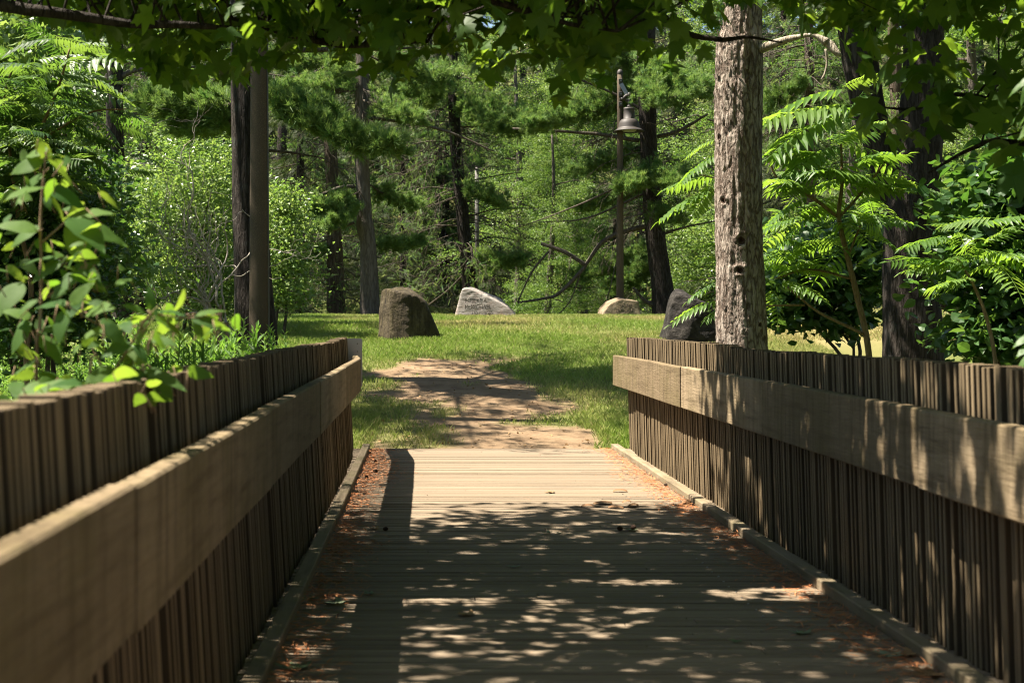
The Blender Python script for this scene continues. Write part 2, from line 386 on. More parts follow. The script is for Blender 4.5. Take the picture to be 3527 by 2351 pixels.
def m_rock(name, a, b, c, sc_=1.0, streak=(1, 1, 1), bs=1.0, moss=None):
    m, n, out = newmat(name); cv = coords(n, tuple(4*sc_*s for s in streak))
    n1 = noise(n, cv, 1.2, 8, .68); n2 = noise(n, coords(n, (26*sc_,)*3), 1., 6, .75)
    col = ramp(n, math_(n, 'ADD', math_(n, 'MULTIPLY', n1, .75), math_(n, 'MULTIPLY', n2, .3)), [(.34, a), (.52, b), (.72, c)])
    if moss: col = mixc(n, ramp(n, noise(n, coords(n, (2.5, 2.5, 2.5)), 1.4, 5, .7), [(.5, (0, 0, 0)), (.68, (.75, .75, .75))]), col, moss)
    surf(n, out, col, .88, .2, bump(n, math_(n, 'ADD', n1, math_(n, 'MULTIPLY', n2, .4)), bs, .06)); return m
M['rock_mossy'] = m_rock('mossy_rock', (.018, .015, .011), (.085, .066, .038), (.21, .17, .10), 1., (2.2, 2.2, .5), 1., (.095, .078, .026))
M['rock_pale'] = m_rock('pale_granite', (.26, .22, .19), (.42, .38, .34), (.58, .54, .49), 1.2, (.7, .7, 2.4), 1.1, (.42, .30, .24))
M['rock_buff'] = m_rock('buff_rock', (.17, .12, .075), (.33, .25, .16), (.46, .38, .27), 1.2, (1, 1, 1), .8)
M['rock_dark'] = m_rock('dark_rock', (.01, .009, .008), (.035, .03, .026), (.13, .115, .10), 1., (1, 1, 1.6), 1.2)
m, n, out = newmat('engraving'); surf(n, out, mixc(n, noise(n, coords(n, (30, 30, 30))), (.06, .05, .045), (.10, .09, .08)), .9, .1); M['engraving'] = m
m, n, out = newmat('exposed_aggregate'); c = noise(n, coords(n, (1, 1, 1)), 90, 3, .8); g2 = noise(n, coords(n, (3, 3, .7)), 1.5, 5)
surf(n, out, mixc(n, g2, ramp(n, c, [(.35, (.035, .026, .015)), (.55, (.11, .08, .048)), (.7, (.30, .24, .165))]), (.15, .115, .08)), .85, .2, bump(n, c, .5, .01)); M['concrete'] = m
m, n, out = newmat('dark_bronze_paint'); surf(n, out, mixc(n, noise(n, coords(n, (8, 8, 8))), (.06, .05, .046), (.09, .078, .07)), .6, .35, None, .05); M['bronze'] = m
m, n, out = newmat('galvanised_strap'); surf(n, out, mixc(n, noise(n, coords(n, (20, 20, 20))), (.36, .34, .33), (.48, .46, .44)), .35, .5, None, .7); M['strap'] = m
m, n, out = newmat('frosted_lens'); surf(n, out, mixc(n, noise(n, coords(n, (10, 10, 10))), (.5, .48, .42), (.6, .58, .52)), .3, .5); M['lens'] = m
m, n, out = newmat('white_plate'); surf(n, out, mixc(n, noise(n, coords(n, (6, 6, 6)), 1, 5), (.52, .50, .48), (.66, .64, .62)), .5, .4); M['plate'] = m
m, n, out = newmat('grey_post'); surf(n, out, mixc(n, noise(n, coords(n, (12, 12, 2))), (.13, .12, .11), (.2, .19, .17)), .7, .3); M['post'] = m
m, n, out = newmat('steel'); surf(n, out, mixc(n, noise(n, coords(n, (60, 60, 60))), (.5, .5, .5), (.62, .62, .62)), .4, .5, None, .8); M['steel'] = m
m, n, out = newmat('knot_wood'); surf(n, out, mixc(n, noise(n, coords(n, (40, 40, 40)), 1, 5), (.035, .02, .014), (.17, .105, .07)), .9, .2, bump(n, noise(n, coords(n, (60, 60, 30))), .8, .02)); M['knot'] = m

# ------------------------------------------------------------------ terrain (one sheet)
def gz(x, y):
    x = np.asarray(x, float); y = np.asarray(y, float)
    b = np.interp(y, [-400, 9, 11, 13, 15.5, 16.3, 18, 20, 23, 26, 29, 32, 36, 39, 42, 46, 58, 75, 95, 140, 400],
                  [-.9, -.9, -.75, -.5, -.15, -.04, .19, .42, .77, 1.10, 1.34, 1.48, 1.575, 1.59, 1.50, 1.3, .8, 3, 9, 30, 40])
    side = np.where(y < 19, smooth(2.2, 5, np.abs(x-.75))*smooth(19, 14, y), 0)
    b = b+side*.45
    return b+.035*fbm(np.stack([x*.7, y*.7, x*0+3], -1), 3)*smooth(16.6, 18, y)
def dirt_mask(x, y):
    c = np.interp(y, [16.3, 18.8, 20.6, 22.2, 23.5, 24.2], [.9, .75, .5, .2, .75, .85]); h = np.interp(y, [16.3, 18.8, 20.6, 22.2, 23.2, 24.0, 24.6], [1.3, 1.1, 1.1, 1.15, .75, .25, 0])
    nz = fbm(np.stack([x*1.7, y*1.1, x*0], -1), 4)
    e = h-np.abs(x-c)+nz*1.05+.35*fbm(np.stack([x*6, y*4, x*0+2], -1), 3)
    e = e-.7*np.exp(-(((x-1.0)/.55)**2+((y-18.0)/.35)**2))
    return smooth(-.25, .45, e)*smooth(24.8, 23.6, y)*smooth(15.5, 16.2, y)
def dry_mask(x, y):
    nz = fbm(np.stack([x*.55, y*.3, x*0+9], -1), 4)
    return np.clip(.20+1.1*nz+.42*smooth(0, 4, x)*smooth(24, 28, y)*smooth(38, 33, y)-.35*smooth(-1, -4, x), 0, 1)
xs = np.unique(np.concatenate([np.linspace(-9, 14, 200), np.geomspace(14, 400, 26), -np.geomspace(9, 400, 26)]))
ys = np.unique(np.concatenate([np.linspace(15, 41, 230), np.linspace(-10, 15, 40), np.linspace(41, 150, 60), np.geomspace(150, 420, 8), -np.geomspace(10, 120, 12)]))
X, Y = np.meshgrid(xs, ys); Z = gz(X, Y)
nx, ny = len(xs), len(ys); ii = np.arange(ny-1)[:, None]*nx+np.arange(nx-1)[None]
mb = MB(); mb.add(np.stack([X, Y, Z], -1).reshape(-1, 3), np.stack([ii, ii+1, ii+nx+1, ii+nx], -1).reshape(-1, 4))
g = mb.build('ground', M['ground'], sm=True); tag(g, kind='structure')
for nm, val in (('dirt', dirt_mask(X, Y)), ('dry', dry_mask(X, Y))):
    a = g.data.attributes.new(nm, 'FLOAT', 'POINT'); a.data.foreach_set('value', val.astype(np.float32).ravel())

# ------------------------------------------------------------------ footbridge: deck, kerbs, two slatted fences with handrails
END = 16.3; START = -2.5
r = np.random.default_rng(11)
bridge = thing('footbridge_deck', 'weathered plank deck of the footbridge with low kerb boards along both sides', 'bridge deck', (.75, 7, 0))
mb = MB(); y = START
while y < END-.02:
    wd = r.choice([.042, .062, .09], p=[.4, .35, .25]); y1 = min(y+wd, END); gap = r.choice([.003, .005, .009], p=[.5, .35, .15])
    dz = r.normal(0, .0018); v = r.random()
    if r.random() < .35:
        xj = r.uniform(.0, 1.7); box(mb, -.86, xj-.002, y, y1-gap, -.045, dz, v, .003); box(mb, xj+.002, 2.36, y, y1-gap, -.045, dz+r.normal(0, .001), r.random(), .003)
    else: box(mb, -.86, 2.36, y, y1-gap, -.045, dz, v, .003)
    y = y1
mb.build('decking', M['deck'], bridge)
mb = MB()
for x in (-.83, -.1, .75, 1.6, 2.33): box(mb, x-.07, x+.07, START, END-.03, -.42, -.048, .3)
mb.build('beam', M['kerb'], bridge)
for x0, x1 in ((-.722, -.640), (2.125, 2.207)):
    mb = MB(); y = START
    while y < END:
        y1 = min(y+r.uniform(2.4, 3.6), END-.0); dx = r.normal(0, .003); box(mb, x0+dx, x1+dx, y, y1-.006, .004, .056+r.normal(0, .002), r.random(), .006); y = y1
    mb.build('kerb_board', M['kerb'], bridge)
mb = MB(); lathe(mb, [(.0055, .0), (.0055, .0035), (.0001, .0042)], (0, 0, .001), 8)
scr = mb.build('screw', M['steel']); scr.parent = bridge; b0 = wloc(bridge)
for k in range(34):        # screw heads in a row along the right of the deck
    q = scr if k == 0 else scr.copy()
    if k: C.objects.link(q)
    q.location = (1.66+.004*math.sin(k*2.1)-b0[0], 7.0+k*.155-b0[1], .0015-b0[2])

def fence(sx, xin, label, side):
    """sx: +1 the fence stands to the right, its inner face at xin"""
    root = thing('slatted_fence', label, 'fence', (xin, 7, 0))
    mb = MB(); y = START; k = 0; off = 0; top = 0
    rr = np.random.default_rng(21 if sx > 0 else 22)
    while y < END-.03:
        if k % 31 == 0: off = rr.normal(0, .010); top = rr.normal(0, .006)
        xi = xin+sx*(off+rr.normal(0, .0035)+(.012 if rr.random() < .06 else 0))
        if sx < 0: xi -= .05*smooth(14.7, END, y)
        else: xi += .03*smooth(15.3, END, y)
        xo = xi+sx*.09; z1 = 1.272+top+rr.normal(0, .004)
        box(mb, min(xi, xo), max(xi, xo), y, y+.029, -.34, z1, rr.random(), .003)
        y += .0525+rr.normal(0, .0014); k += 1
    for q in mb.v: q[:, 0] += (-.058 if sx < 0 else -.03)*(q[:, 2]-(0 if sx < 0 else 0))
    mb.build('slats', M['slat'], root)
    mb = MB(); xr = -.674 if sx < 0 else xin-sx*.155; th = .068
    cuts = list(np.arange(START, END-1.2, 2.9))+[END+.06]
    for q in range(len(cuts)-1):
        y0, y1 = cuts[q], cuts[q+1]-(.005 if q < len(cuts)-2 else 0); yy = np.linspace(y0, y1, 14); prof = []; oz, ox = rr.normal(0, .003), rr.normal(0, .003)
        for k, yv in enumerate(yy):
            bend = -.095*smooth(14.4, END, yv)**1.3 if sx < 0 else 0.0
            wob = .004*fbm(np.array([[yv*.8, q*5., sx*3.]]), 2)[0]
            a, b = xr+bend+ox+wob, xr+sx*th+bend+ox+wob
            x0, x1 = min(a, b), max(a, b); c = .008; zb, zt = .722+oz, 1.07+oz+wob
            prof.append([(x0+c, yv, zb), (x1-c, yv, zb), (x1, yv, zb+c), (x1, yv, zt-c), (x1-c, yv, zt), (x0+c, yv, zt), (x0, yv, zt-c), (x0, yv, zb+c)])
        P = np.array(prof); m_ = len(P); i = np.arange(m_-1)[:, None]*8; j = np.arange(8)[None]; j2 = (j+1) % 8
        mb.add(P.reshape(-1, 3), [np.stack([i+j, i+j2, i+8+j2, i+8+j], -1).reshape(-1, 4), np.array([list(range(7, -1, -1)), list(range((m_-1)*8, m_*8))])], rr.random())
    mb.build('handrail', M['rail'], root)
    for yv in np.arange(START+.4, END, 2.45):
        mb = MB(); a, b = xr+sx*(th+.001), xin+(-.058 if sx < 0 else -.03)*.9; box(mb, min(a, b), max(a, b), yv, yv+.09, .76, 1.03, .4); mb.build('rail_block', M['slat'], root)
    return root
fence(-1, -.762, 'slatted timber fence of the bridge whose far end carries a white plate', 'left')
fence(1, 2.30, 'slatted timber fence with broad handrail, running below the flaking pine trunk', 'right')
# white plate closing the far end of the left fence
pl = thing('metal_plate', 'white rounded metal plate screwed to the far end of the timber fence', 'plate', (-.84, END+.03, .98))
mb = MB(); o = []
for cx, cz, a0 in ((-.025+.0, .255, 0), (-.255, .255, 90), (-.255, -.255, 180), (-.025, -.255, 270)):
    for t in np.linspace(0, 90, 6): o.append((cx+.112+.025*math.cos(math.radians(a0+t)), cz+.025*math.sin(math.radians(a0+t))))
o = np.array(o); k = len(o); y0, y1 = END+.024, END+.028
v = np.vstack([np.c_[o[:, 0]-.84, np.full(k, y0), o[:, 1]+.98], np.c_[o[:, 0]-.84, np.full(k, y1), o[:, 1]+.98]])
mb.add(v, [np.array([list(range(k-1, -1, -1)), list(range(k, 2*k))]), np.array([(a, (a+1) % k, k+(a+1) % k, k+a) for a in range(k)])]); mb.build('plate', M['plate'], pl)
for zz in (1.20, 1.11):
    mb = MB(); tube(mb, [(-.785, END+.02, zz), (-.785, END+.0238, zz)], .006, 8); mb.build('bolt_hole', M['bark_dark'], pl)

# ------------------------------------------------------------------ litter on the deck
r = np.random.default_rng(31)
mb = MB(); N = 15000
side = r.random(N) < .62; yy = r.uniform(4.2, 16.2, N)
clump = .5+.5*fbm(np.stack([yy*1.3, yy*0+side*5., yy*0], -1), 3)
dx = np.abs(r.normal(0, .13, N))*(.45+1.2*clump)
xx = np.where(side, -.63+dx*1.15, 2.115-dx*.85)
keep = r.random(N) < np.clip(clump*1.5, .15, 1); xx, yy, dx = xx[keep], yy[keep], dx[keep]; N = len(xx)
ang = r.uniform(0, 2*PI, N); L = r.uniform(.03, .085, N); h = np.abs(r.normal(0, .010, N))*np.exp(-dx*4)+.004
d = np.stack([np.cos(ang), np.sin(ang), r.normal(0, .16, N)], -1)
scatter(mb, (np.array([(-.022, 0, 0), (.022, 0, 0), (0, 1, 0), (.05, .5, .03)]), np.array([[0, 1, 3], [0, 3, 2]])), np.stack([xx, yy, h], -1), frames(d, np.tile([0., 0, 1], (N, 1))), L, r.random(N))
N = 900; yy = r.uniform(4.5, 16.2, N); xx = r.uniform(-.6, 2.1, N); d = np.stack([r.normal(size=N), r.normal(size=N), r.normal(0, .05, N)], -1)
scatter(mb, (np.array([(-.02, 0, 0), (.02, 0, 0), (0, 1, 0)]), np.array([[0, 1, 2]])), np.stack([xx, yy, yy*0+.006], -1), frames(d, np.tile([0., 0, 1], (N, 1))), r.uniform(.02, .07, N), r.random(N))
tag(mb.build('needle_litter', M['litter']), 'rust coloured pine needles drifted along both kerb boards of the deck', 'litter', kind='stuff')

TM = T_maple(); TO = T_ovate(.33)
def ground_item(x, y):   # pixel -> deck point
    D = EYE*FPX/(y-VY); return W(x, y, D)
def fallen(px, py, kind, size, rz, label, T=TM, curl=.25):
    p = ground_item(px, py); mb = MB()
    v, f = T; v = v.copy(); v[:, 2] = curl*(v[:, 0]**2*1.5+(v[:, 1]-.45)**2)+.02*np.sin(v[:, 0]*9+v[:, 1]*7); v[:, 1] -= .45
    v *= size; c, s = math.cos(rz), math.sin(rz); v = np.stack([v[:, 0]*c-v[:, 1]*s, v[:, 0]*s+v[:, 1]*c, v[:, 2]-v[:, 2].min()+.004], -1)+[p[0], p[1], 0]
    mb.add(v, f, np.random.default_rng(int(px)).random()); o = mb.build('fallen_leaf', M[kind], loc=(p[0], p[1], 0)); tag(o, label, 'leaf', 'leaves fallen on the deck'); return o
for a in [
 (675, 1535, 'fallen_green', .12, .3, 'grey green maple leaf lying by the left kerb at the very bottom of the photo'),
 (765, 1387, 'fallen_green', .115, 1.2, 'grey green maple leaf beside the left kerb, second nearest to the viewer there'),
 (705, 1377, 'fallen_green', .10, 2.2, 'dull green leaf touching the left kerb next to a grey green maple leaf'),
 (845, 1365, 'fallen_green', .07, 2.0, 'small grey leaf on the shaded planks just right of the left needle drift'),
 (1068, 1413, 'dead_leaf', .09, .8, 'curled reddish brown leaf alone in the middle of the shaded planks'),
 (1840, 1455, 'fallen_green', .085, .2, 'pale green leaf lying flat on dark planks toward the right kerb'),
 (2075, 1505, 'dead_leaf', .11, .9, 'tan dead maple leaf in the near corner by the right kerb'),
 (2040, 1508, 'fallen_green', .10, 2.6, 'pale maple leaf beside a tan leaf in the near corner by the right kerb'),
 (2125, 1552, 'dead_leaf', .12, 1.9, 'whitish crumpled leaf at the bottom edge by the right kerb'),
 (1255, 1225, 'fallen_green', .07, 1.1, 'small dark green leaf in mid deck on the first shaded planks'),
 (1180, 1303, 'fallen_green', .06, .1, 'bright green leaf scrap standing in a patch of sun in mid deck'),
 (1285, 1226, 'fallen_green', .05, 2.9, 'tiny pale leaf in mid deck close to a dark green leaf'),
 (1450, 1218, 'fallen_green', .08, .7, 'dark green leaf on shaded planks toward the right, near two cones'),
 (1690, 1475, 'fallen_green', .05, 2.7, 'small yellow green leaf at the lower middle right of the deck'),
 (2085, 1415, 'fallen_green', .075, 1.0, 'green leaf scrap in the needle drift along the right kerb'),
 (860, 1215, 'dead_leaf', .07, 1.0, 'small tan leaf in the left needle drift where the shade begins'),
 (1262, 1132, 'chip', .09, 1.5, 'tan curl of bark at the edge of the sunlit planks in mid deck'),
]: fallen(*a)
def chip(px, py, L, wd, rz, label):
    p = ground_item(px, py); mb = MB(); rr = np.random.default_rng(int(px+py)); n_ = 9; t = np.linspace(-.5, .5, n_)
    cx = t*L; hw = wd*(.55+.45*np.cos(t*2.8))*rr.uniform(.7, 1.1, n_); zc = .012*(1-4*t*t)+.008; th = .009
    v = []
    for k in range(n_): v += [(cx[k], -hw[k], zc[k]-.006), (cx[k], 0, zc[k]+.006), (cx[k], hw[k], zc[k]-.006), (cx[k], 0, zc[k]-.004-th*.4)]
    v = np.array(v); q = [(4*k+a, 4*k+(a+1) % 4, 4*k+4+(a+1) % 4, 4*k+4+a) for k in range(n_-1) for a in range(4)]
    c, s = math.cos(rz), math.sin(rz); v = np.stack([v[:, 0]*c-v[:, 1]*s+p[0], v[:, 0]*s+v[:, 1]*c+p[1], v[:, 2]-v[:, 2].min()+.003], -1)
    mb.add(v, [np.array(q), np.array([(3, 2, 1, 0), tuple(4*(n_-1)+a for a in range(4))])], rr.random()); tag(mb.build('bark_chip', M['chip'], loc=(p[0], p[1], 0)), label, 'bark chip', 'bark chips shed on the deck')
for a in [(1385, 1158, .15, .035, .2, 'long orange bark chip on the planks where shade meets sun'), (1425, 1130, .12, .03, -.1, 'orange bark chip still in full sun near the right kerb'),
          (1350, 1165, .10, .025, .1, 'thin bark chip, leftmost of the scatter at the shade edge'), (1455, 1163, .09, .03, .5, 'dark bark chip, rightmost of the scatter at the shade edge'),
          (1415, 1168, .12, .03, -.3, 'flat brown bark chip in front of the long orange one'), (1440, 1155, .07, .025, .2, 'small red bark chip behind the dark one at the shade edge'),
          (1580, 1155, .2, .03, 1.2, 'dark curled bark strip leaning on the right kerb')]: chip(*a)
def cone(px, py, L, rz, label):
    p = ground_item(px, py); mb = MB(); rr = np.random.default_rng(int(px*3+py))
    c, s = math.cos(rz), math.sin(rz); R = np.array([[c, -s, 0], [s, c, 0], [0, 0, 1]])
    n_ = 60; k = np.arange(n_); t = (k+.5)/n_; a = k*2.4; L = L*.62; prof = np.sin(PI*(.08+.86*t))**.7*L*.27
    pos = np.stack([(t-.5)*L, np.cos(a)*prof*.55, np.sin(a)*prof*.55], -1); d = np.stack([np.full(n_, .45), np.cos(a), np.sin(a)], -1)
    nrm = np.tile([-1., 0, 0.01], (n_, 1)); pos[:, 2] += L*.3
    Rm = frames(d@R.T, nrm@R.T); pp = pos@R.T+[p[0], p[1], .006]
    scatter(mb, (np.array([(-.5, 0, 0), (.5, 0, 0), (.42, .8, .1), (0, 1, .16), (-.42, .8, .1), (0, .5, .25)]), np.array([[0, 1, 5], [1, 2, 5], [2, 3, 5], [3, 4, 5], [4, 0, 5]])), pp, Rm, prof*.75+.003, rr.random(n_))
    tag(mb.build('pine_cone', M['cone'], loc=(p[0], p[1], 0)), label, 'pine cone', 'pine cones lying about')
for a in [(862, 1087, .075, .4, 'brown pine cone in the sunlit left needle drift, halfway to the shade edge'), (862, 1063, .06, 1.2, 'pine cone in the left needle drift, second from the bridge end'), (842, 1100, .07, 2.0, 'dark pine cone against the left kerb, nearest the viewer of the sunlit ones'),
          (850, 1043, .05, .2, 'small pine cone at the far end of the left needle drift'), (1530, 1118, .07, .3, 'pine cone on the sunlit right side beside the kerb'), (1455, 1218, .08, 1.0, 'open dark pine cone on shaded planks, right one of two'),
          (1425, 1220, .07, 2.4, 'open dark pine cone on shaded planks, left one of two'), (885, 1220, .06, .6, 'pale pine cone lying in the shaded left needle drift')]: cone(*a)

# ------------------------------------------------------------------ boulders
def rock(name, label, cat, out_px, D, thick, mat, seed, rough=.05, front=(0, -1, .12), mb_=None, extra=()):
    P = np.array([W(x, y, D) for x, y in out_px]); gy = float(gz(P[:, 0].mean(), D))
    c = np.array([P[:, 0].mean(), D+thick*.45, P[:, 2].mean()])
    poly = P[:, [0, 2]]-c[[0, 2]]
    planes = []; k = len(poly)
    rr = np.random.default_rng(seed)
    for i in range(k-1):
        a, b = poly[i], poly[(i+1)]; e = b-a; nn = np.array([-e[1], e[0]]); nn /= np.linalg.norm(nn)
        if np.dot(nn, (a+b)/2) < 0: nn = -nn
        planes.append((np.array([nn[0], rr.uniform(-.25, .1), nn[1]]), np.dot(nn, (a+b)/2)))
    f = np.array(front, float); planes.append((f/np.linalg.norm(f), thick*.45)); planes.append((np.array([.1, 1, .2])/1.03, thick*.55))
    for nrm, dd in extra: nrm = np.array(nrm, float); planes.append((nrm/np.linalg.norm(nrm), dd))
    planes.append((np.array([0, 0, -1.]), c[2]-(P[:, 2].min()-.3)))
    n_, m_ = 200, 130
    th = np.linspace(0, 2*PI, n_, endpoint=False); ph = np.linspace(0.02, PI-.02, m_)
    T, H = np.meshgrid(th, ph); d = np.stack([np.cos(T)*np.sin(H), np.sin(T)*np.sin(H), np.cos(H)], -1)
    inv = np.zeros(T.shape); pw = 30
    for nn, dd in planes: inv += np.clip(d@nn/max(dd, .03), 0, None)**pw
    rad = 1/np.maximum(inv, 1e-9)**(1/pw)
    sz = float(np.ptp(P[:, 0])); q = d*rad[..., None]/sz
    rad = rad*(1+rough*1.3*fbm(q*5+seed, 4))+rough*.45*sz*np.minimum(0, fbm(q*9+seed*3, 3)+.15)
    v = d*rad[..., None]+c
    mb = MB(); i = np.arange(m_-1)[:, None]*n_; j = np.arange(n_)[None]; j2 = (j+1) % n_
    mb.add(v.reshape(-1, 3), [np.stack([i+j, i+n_+j, i+n_+j2, i+j2], -1).reshape(-1, 4), np.array([list(range(n_)), list(range(m_*n_-1, (m_-1)*n_-1, -1))])])
    o = mb.build(name, mat, loc=(c[0], D, gy), sm=True); tag(o, label, cat, 'boulders on the lawn'); return o
def engrave(rockob, lines, D):
    dg = bpy.context.evaluated_depsgraph_get(); dg.update()
    bv = BVHTree.FromObject(rockob, dg); off = np.array(rockob.location)
    for txt, xc, yb, wpx, hpx in lines:
        cu = bpy.data.curves.new('inscription', 'FONT'); cu.body = txt; cu.size = 1; cu.resolution_u = 2
        to = bpy.data.objects.new('tmp', cu); C.objects.link(to); dg = bpy.context.evaluated_depsgraph_get(); dg.update()
        me = bpy.data.meshes.new_from_object(to.evaluated_get(dg)); bpy.data.objects.remove(to)
        import bmesh
        bm = bmesh.new(); bm.from_mesh(me); bmesh.ops.triangulate(bm, faces=bm.faces); bmesh.ops.subdivide_edges(bm, edges=[e for e in bm.edges if e.calc_length() > .25], cuts=3, use_grid_fill=False); bmesh.ops.triangulate(bm, faces=bm.faces); bm.to_mesh(me); bm.free()
        co = np.empty(len(me.vertices)*3); me.vertices.foreach_get('co', co); co = co.reshape(-1, 3)
        x0, x1 = co[:, 0].min(), co[:, 0].max(); s = D/FPX
        X_ = (xc-VX)*s+(co[:, 0]-(x0+x1)/2)/(x1-x0)*wpx*s; Z_ = EYE-(yb-VY)*s+co[:, 1]/.72*hpx*s
        out_ = []
        for a, b in zip(X_, Z_):
            hit = bv.ray_cast(Vector((a-off[0], -5, b-off[2])), Vector((0, 1, 0)))
            yv = hit[0].y+off[1]-.006 if hit[0] is not None else D
            out_.append((a, yv, b))
        mb = MB(); me.calc_loop_triangles(); tri = np.array([t.vertices[:] for t in me.loop_triangles]); mb.add(out_, tri)
        mb.build('lettering', M['engraving'], rockob)
bld = rock('boulder', 'tall mossy brown boulder with ribbed face, standing beside the dirt path', 'boulder',
     [(865, 790), (868, 705), (874, 664), (900, 659), (950, 668), (978, 690), (990, 715), (1018, 790)], 26.2, .8, M['rock_mossy'], 4, .045, (-.12, -1, .12), extra=[((-.88, -.48, .10), .40), ((.35, -1, .12), .36), ((.75, -.6, .3), .47)])
mem = rock('memorial_stone', 'pale wedge shaped memorial stone carved with three lines of lettering', 'memorial stone',
     [(1045, 738), (1051, 697), (1065, 661), (1080, 660), (1120, 675), (1157, 692), (1174, 707), (1200, 738)], 36.6, .7, M['rock_pale'], 5, .05, (0, -1, .2))
engrave(mem, [('ROBERT A', 1093, 694.5, 50, 10.5), ('McMICHAEL', 1098, 709.5, 60, 10.5), ('1921 - 2003', 1108, 723, 46, 7.5)], 36.6)
mem2 = rock('memorial_stone', 'low buff memorial stone with faint lettering at the foot of the lamp post', 'memorial stone',
     [(1376, 745), (1384, 712), (1400, 694), (1425, 684), (1452, 687), (1470, 694), (1477, 745)], 36.8, .6, M['rock_buff'], 6, .03, (.12, -1, .16))
engrave(mem2, [('SIGNE', 1439, 707, 30, 8), ('McMICHAEL', 1438, 717.5, 44, 8.5), ('1921 - 2007', 1440, 726, 42, 6)], 36.8)
rock('boulder', 'dark craggy boulder half hidden behind the flaking pine trunk', 'boulder',
     [(1532, 800), (1540, 735), (1550, 690), (1562, 670), (1580, 668), (1618, 686), (1648, 705), (1665, 800)], 25.5, .9, M['rock_dark'], 7, .07, (.1, -1, .1), extra=[((-.5, -1, .25), .36), ((.1, -.7, 1), .42), ((-.9, -.3, .5), .42)])

# ------------------------------------------------------------------ lamp posts
def lamp(D, xb, ztop_px, label, name='lamp_post', fixture=True):
    s = D/FPX; x = (xb-VX)*s; z0 = float(gz(x, D))-.1; zt = EYE-(ztop_px-VY)*s
    root = thing(name, label, 'lamp post' if fixture else 'pole', (x, D, z0+.1))
    mb = MB(); zz = np.linspace(z0, zt, 14); tube(mb, np.stack([zz*0+x+.0*zz, zz*0+D, zz], -1), np.linspace(.105, .072, 14)*(1 if fixture else 1.32), 20); mb.build('pole', M['concrete'], root, sm=True)
    if not fixture: return root
    def z(py): return EYE-(py-VY)*s
    mb = MB(); lathe(mb, [(.078, 0), (.08, .02), (.08, .05), (.06, .10), (.03, .125), (.001, .13)], (x, D, zt), 20); mb.build('cap', M['bronze'], root, sm=True)
    ax = x+19.5*s
    mb = MB(); lathe(mb, [(.05, z(248)-.02), (.145, z(249)), (.156, z(252)), (.148, z(254)), (.148, z(275)), (.16, z(275.5))], (ax, D-.12, 0), 32); 
    mb.build('lamp_body', M['bronze'], root, sm=True)
    mb = MB(); lathe(mb, [(.15, z(274.5)), (.205, z(276)), (.25, z(280)), (.272, z(286)), (.285, z(293)), (.29, z(295)), (.31, z(296.5)), (.36, z(300)), (.40, z(301.8)), (.396, z(303.2)), (.26, z(297.5)), (.235, z(288)), (.14, z(277))], (ax, D-.12, 0), 40); mb.build('lamp_shade', M['bronze'], root, sm=True)
    mb = MB(); lathe(mb, [(.001, z(304)), (.15, z(303.6)), (.2, z(300)), (.2, z(297))], (ax, D-.12, 0), 32); mb.build('lens', M['lens'], root, sm=True)
    mb = MB(); lathe(mb, [(.03, z(249)), (.07, z(247)), (.06, z(244)), (.035, z(242)), (.045, z(239)), (.055, z(236)), (.04, z(233)), (.05, z(230)), (.03, z(228)), (.045, z(224)), (.057, z(219)), (.045, z(215)), (.001, z(213))], (ax, D-.12, 0), 20); mb.build('neck', M['bronze'], root, sm=True)
    mb = MB(); tube(mb, spline([(x, D-.06, z(227)), (x+5*s, D-.1, z(228)), (x+12*s, D-.12, z(222)), (ax, D-.12, z(219))], 5), .042, 10); mb.build('bracket_arm', M['bronze'], root, sm=True)
    mb = MB(); a = np.array([x+1*s, D-.10, z(193)]); b = np.array([ax-4*s, D-.13, z(220)]); hw = np.array([.05, 0, .02])
    mb.add([a-hw, a+hw, b+hw, b-hw, a-hw+[0, .012, 0], a+hw+[0, .012, 0], b+hw+[0, .012, 0], b-hw+[0, .012, 0]], np.array([(0, 1, 2, 3), (7, 6, 5, 4), (0, 4, 5, 1), (1, 5, 6, 2), (2, 6, 7, 3), (3, 7, 4, 0)])); mb.build('brace', M['strap'], root)
    for py in (187, 217, 240):
        mb = MB(); box(mb, x-.05, x+.05, D-.11, D-.06, z(py)-.06, z(py)+.06, .5, .01); o = mb.build('clamp', M['bronze'], root)
        m2 = MB(); tube(m2, [(x+.01, D-.14, z(py)), (x+.01, D-.105, z(py))], .022, 8); m2.build('bolt', M['strap'], o)
    return root
lamp(38.0, 1424.5, 170, 'concrete lamp post with a dark bell shaped lamp, behind the low buff memorial stone')
pole = lamp(18.4, 595, -330, 'thick brown aggregate pole rising beyond the timber fence, in front of a dark trunk', 'concrete_pole', False)
mb = MB(); s = 18.4/FPX; xp = (595-VX)*s; tube(mb, [(xp+.134, 18.36, 0.2), (xp+.118, 18.36, 3.2), (xp+.10, 18.36, 7)], .012, 8); mb.build('conduit', M['post'], pole)
s = 46./FPX; gp = thing('grey_post', 'slender pale grey post behind the leaning dark pine and the pale memorial stone', 'post', ((1098-VX)*s, 46, gz((1098-VX)*s, 46)))
mb = MB(); tube(mb, [W(1098, 760, 46), W(1096, 560, 46), W(1095, 390, 46)], [.075, .07, .06], 12); mb.build('shaft', M['post'], gp, sm=True)
mb = MB(); lathe(mb, [(.065, 0), (.07, .03), (.03, .08), (.001, .09)], W(1095, 390, 46), 12); mb.build('cap', M['bronze'], gp)

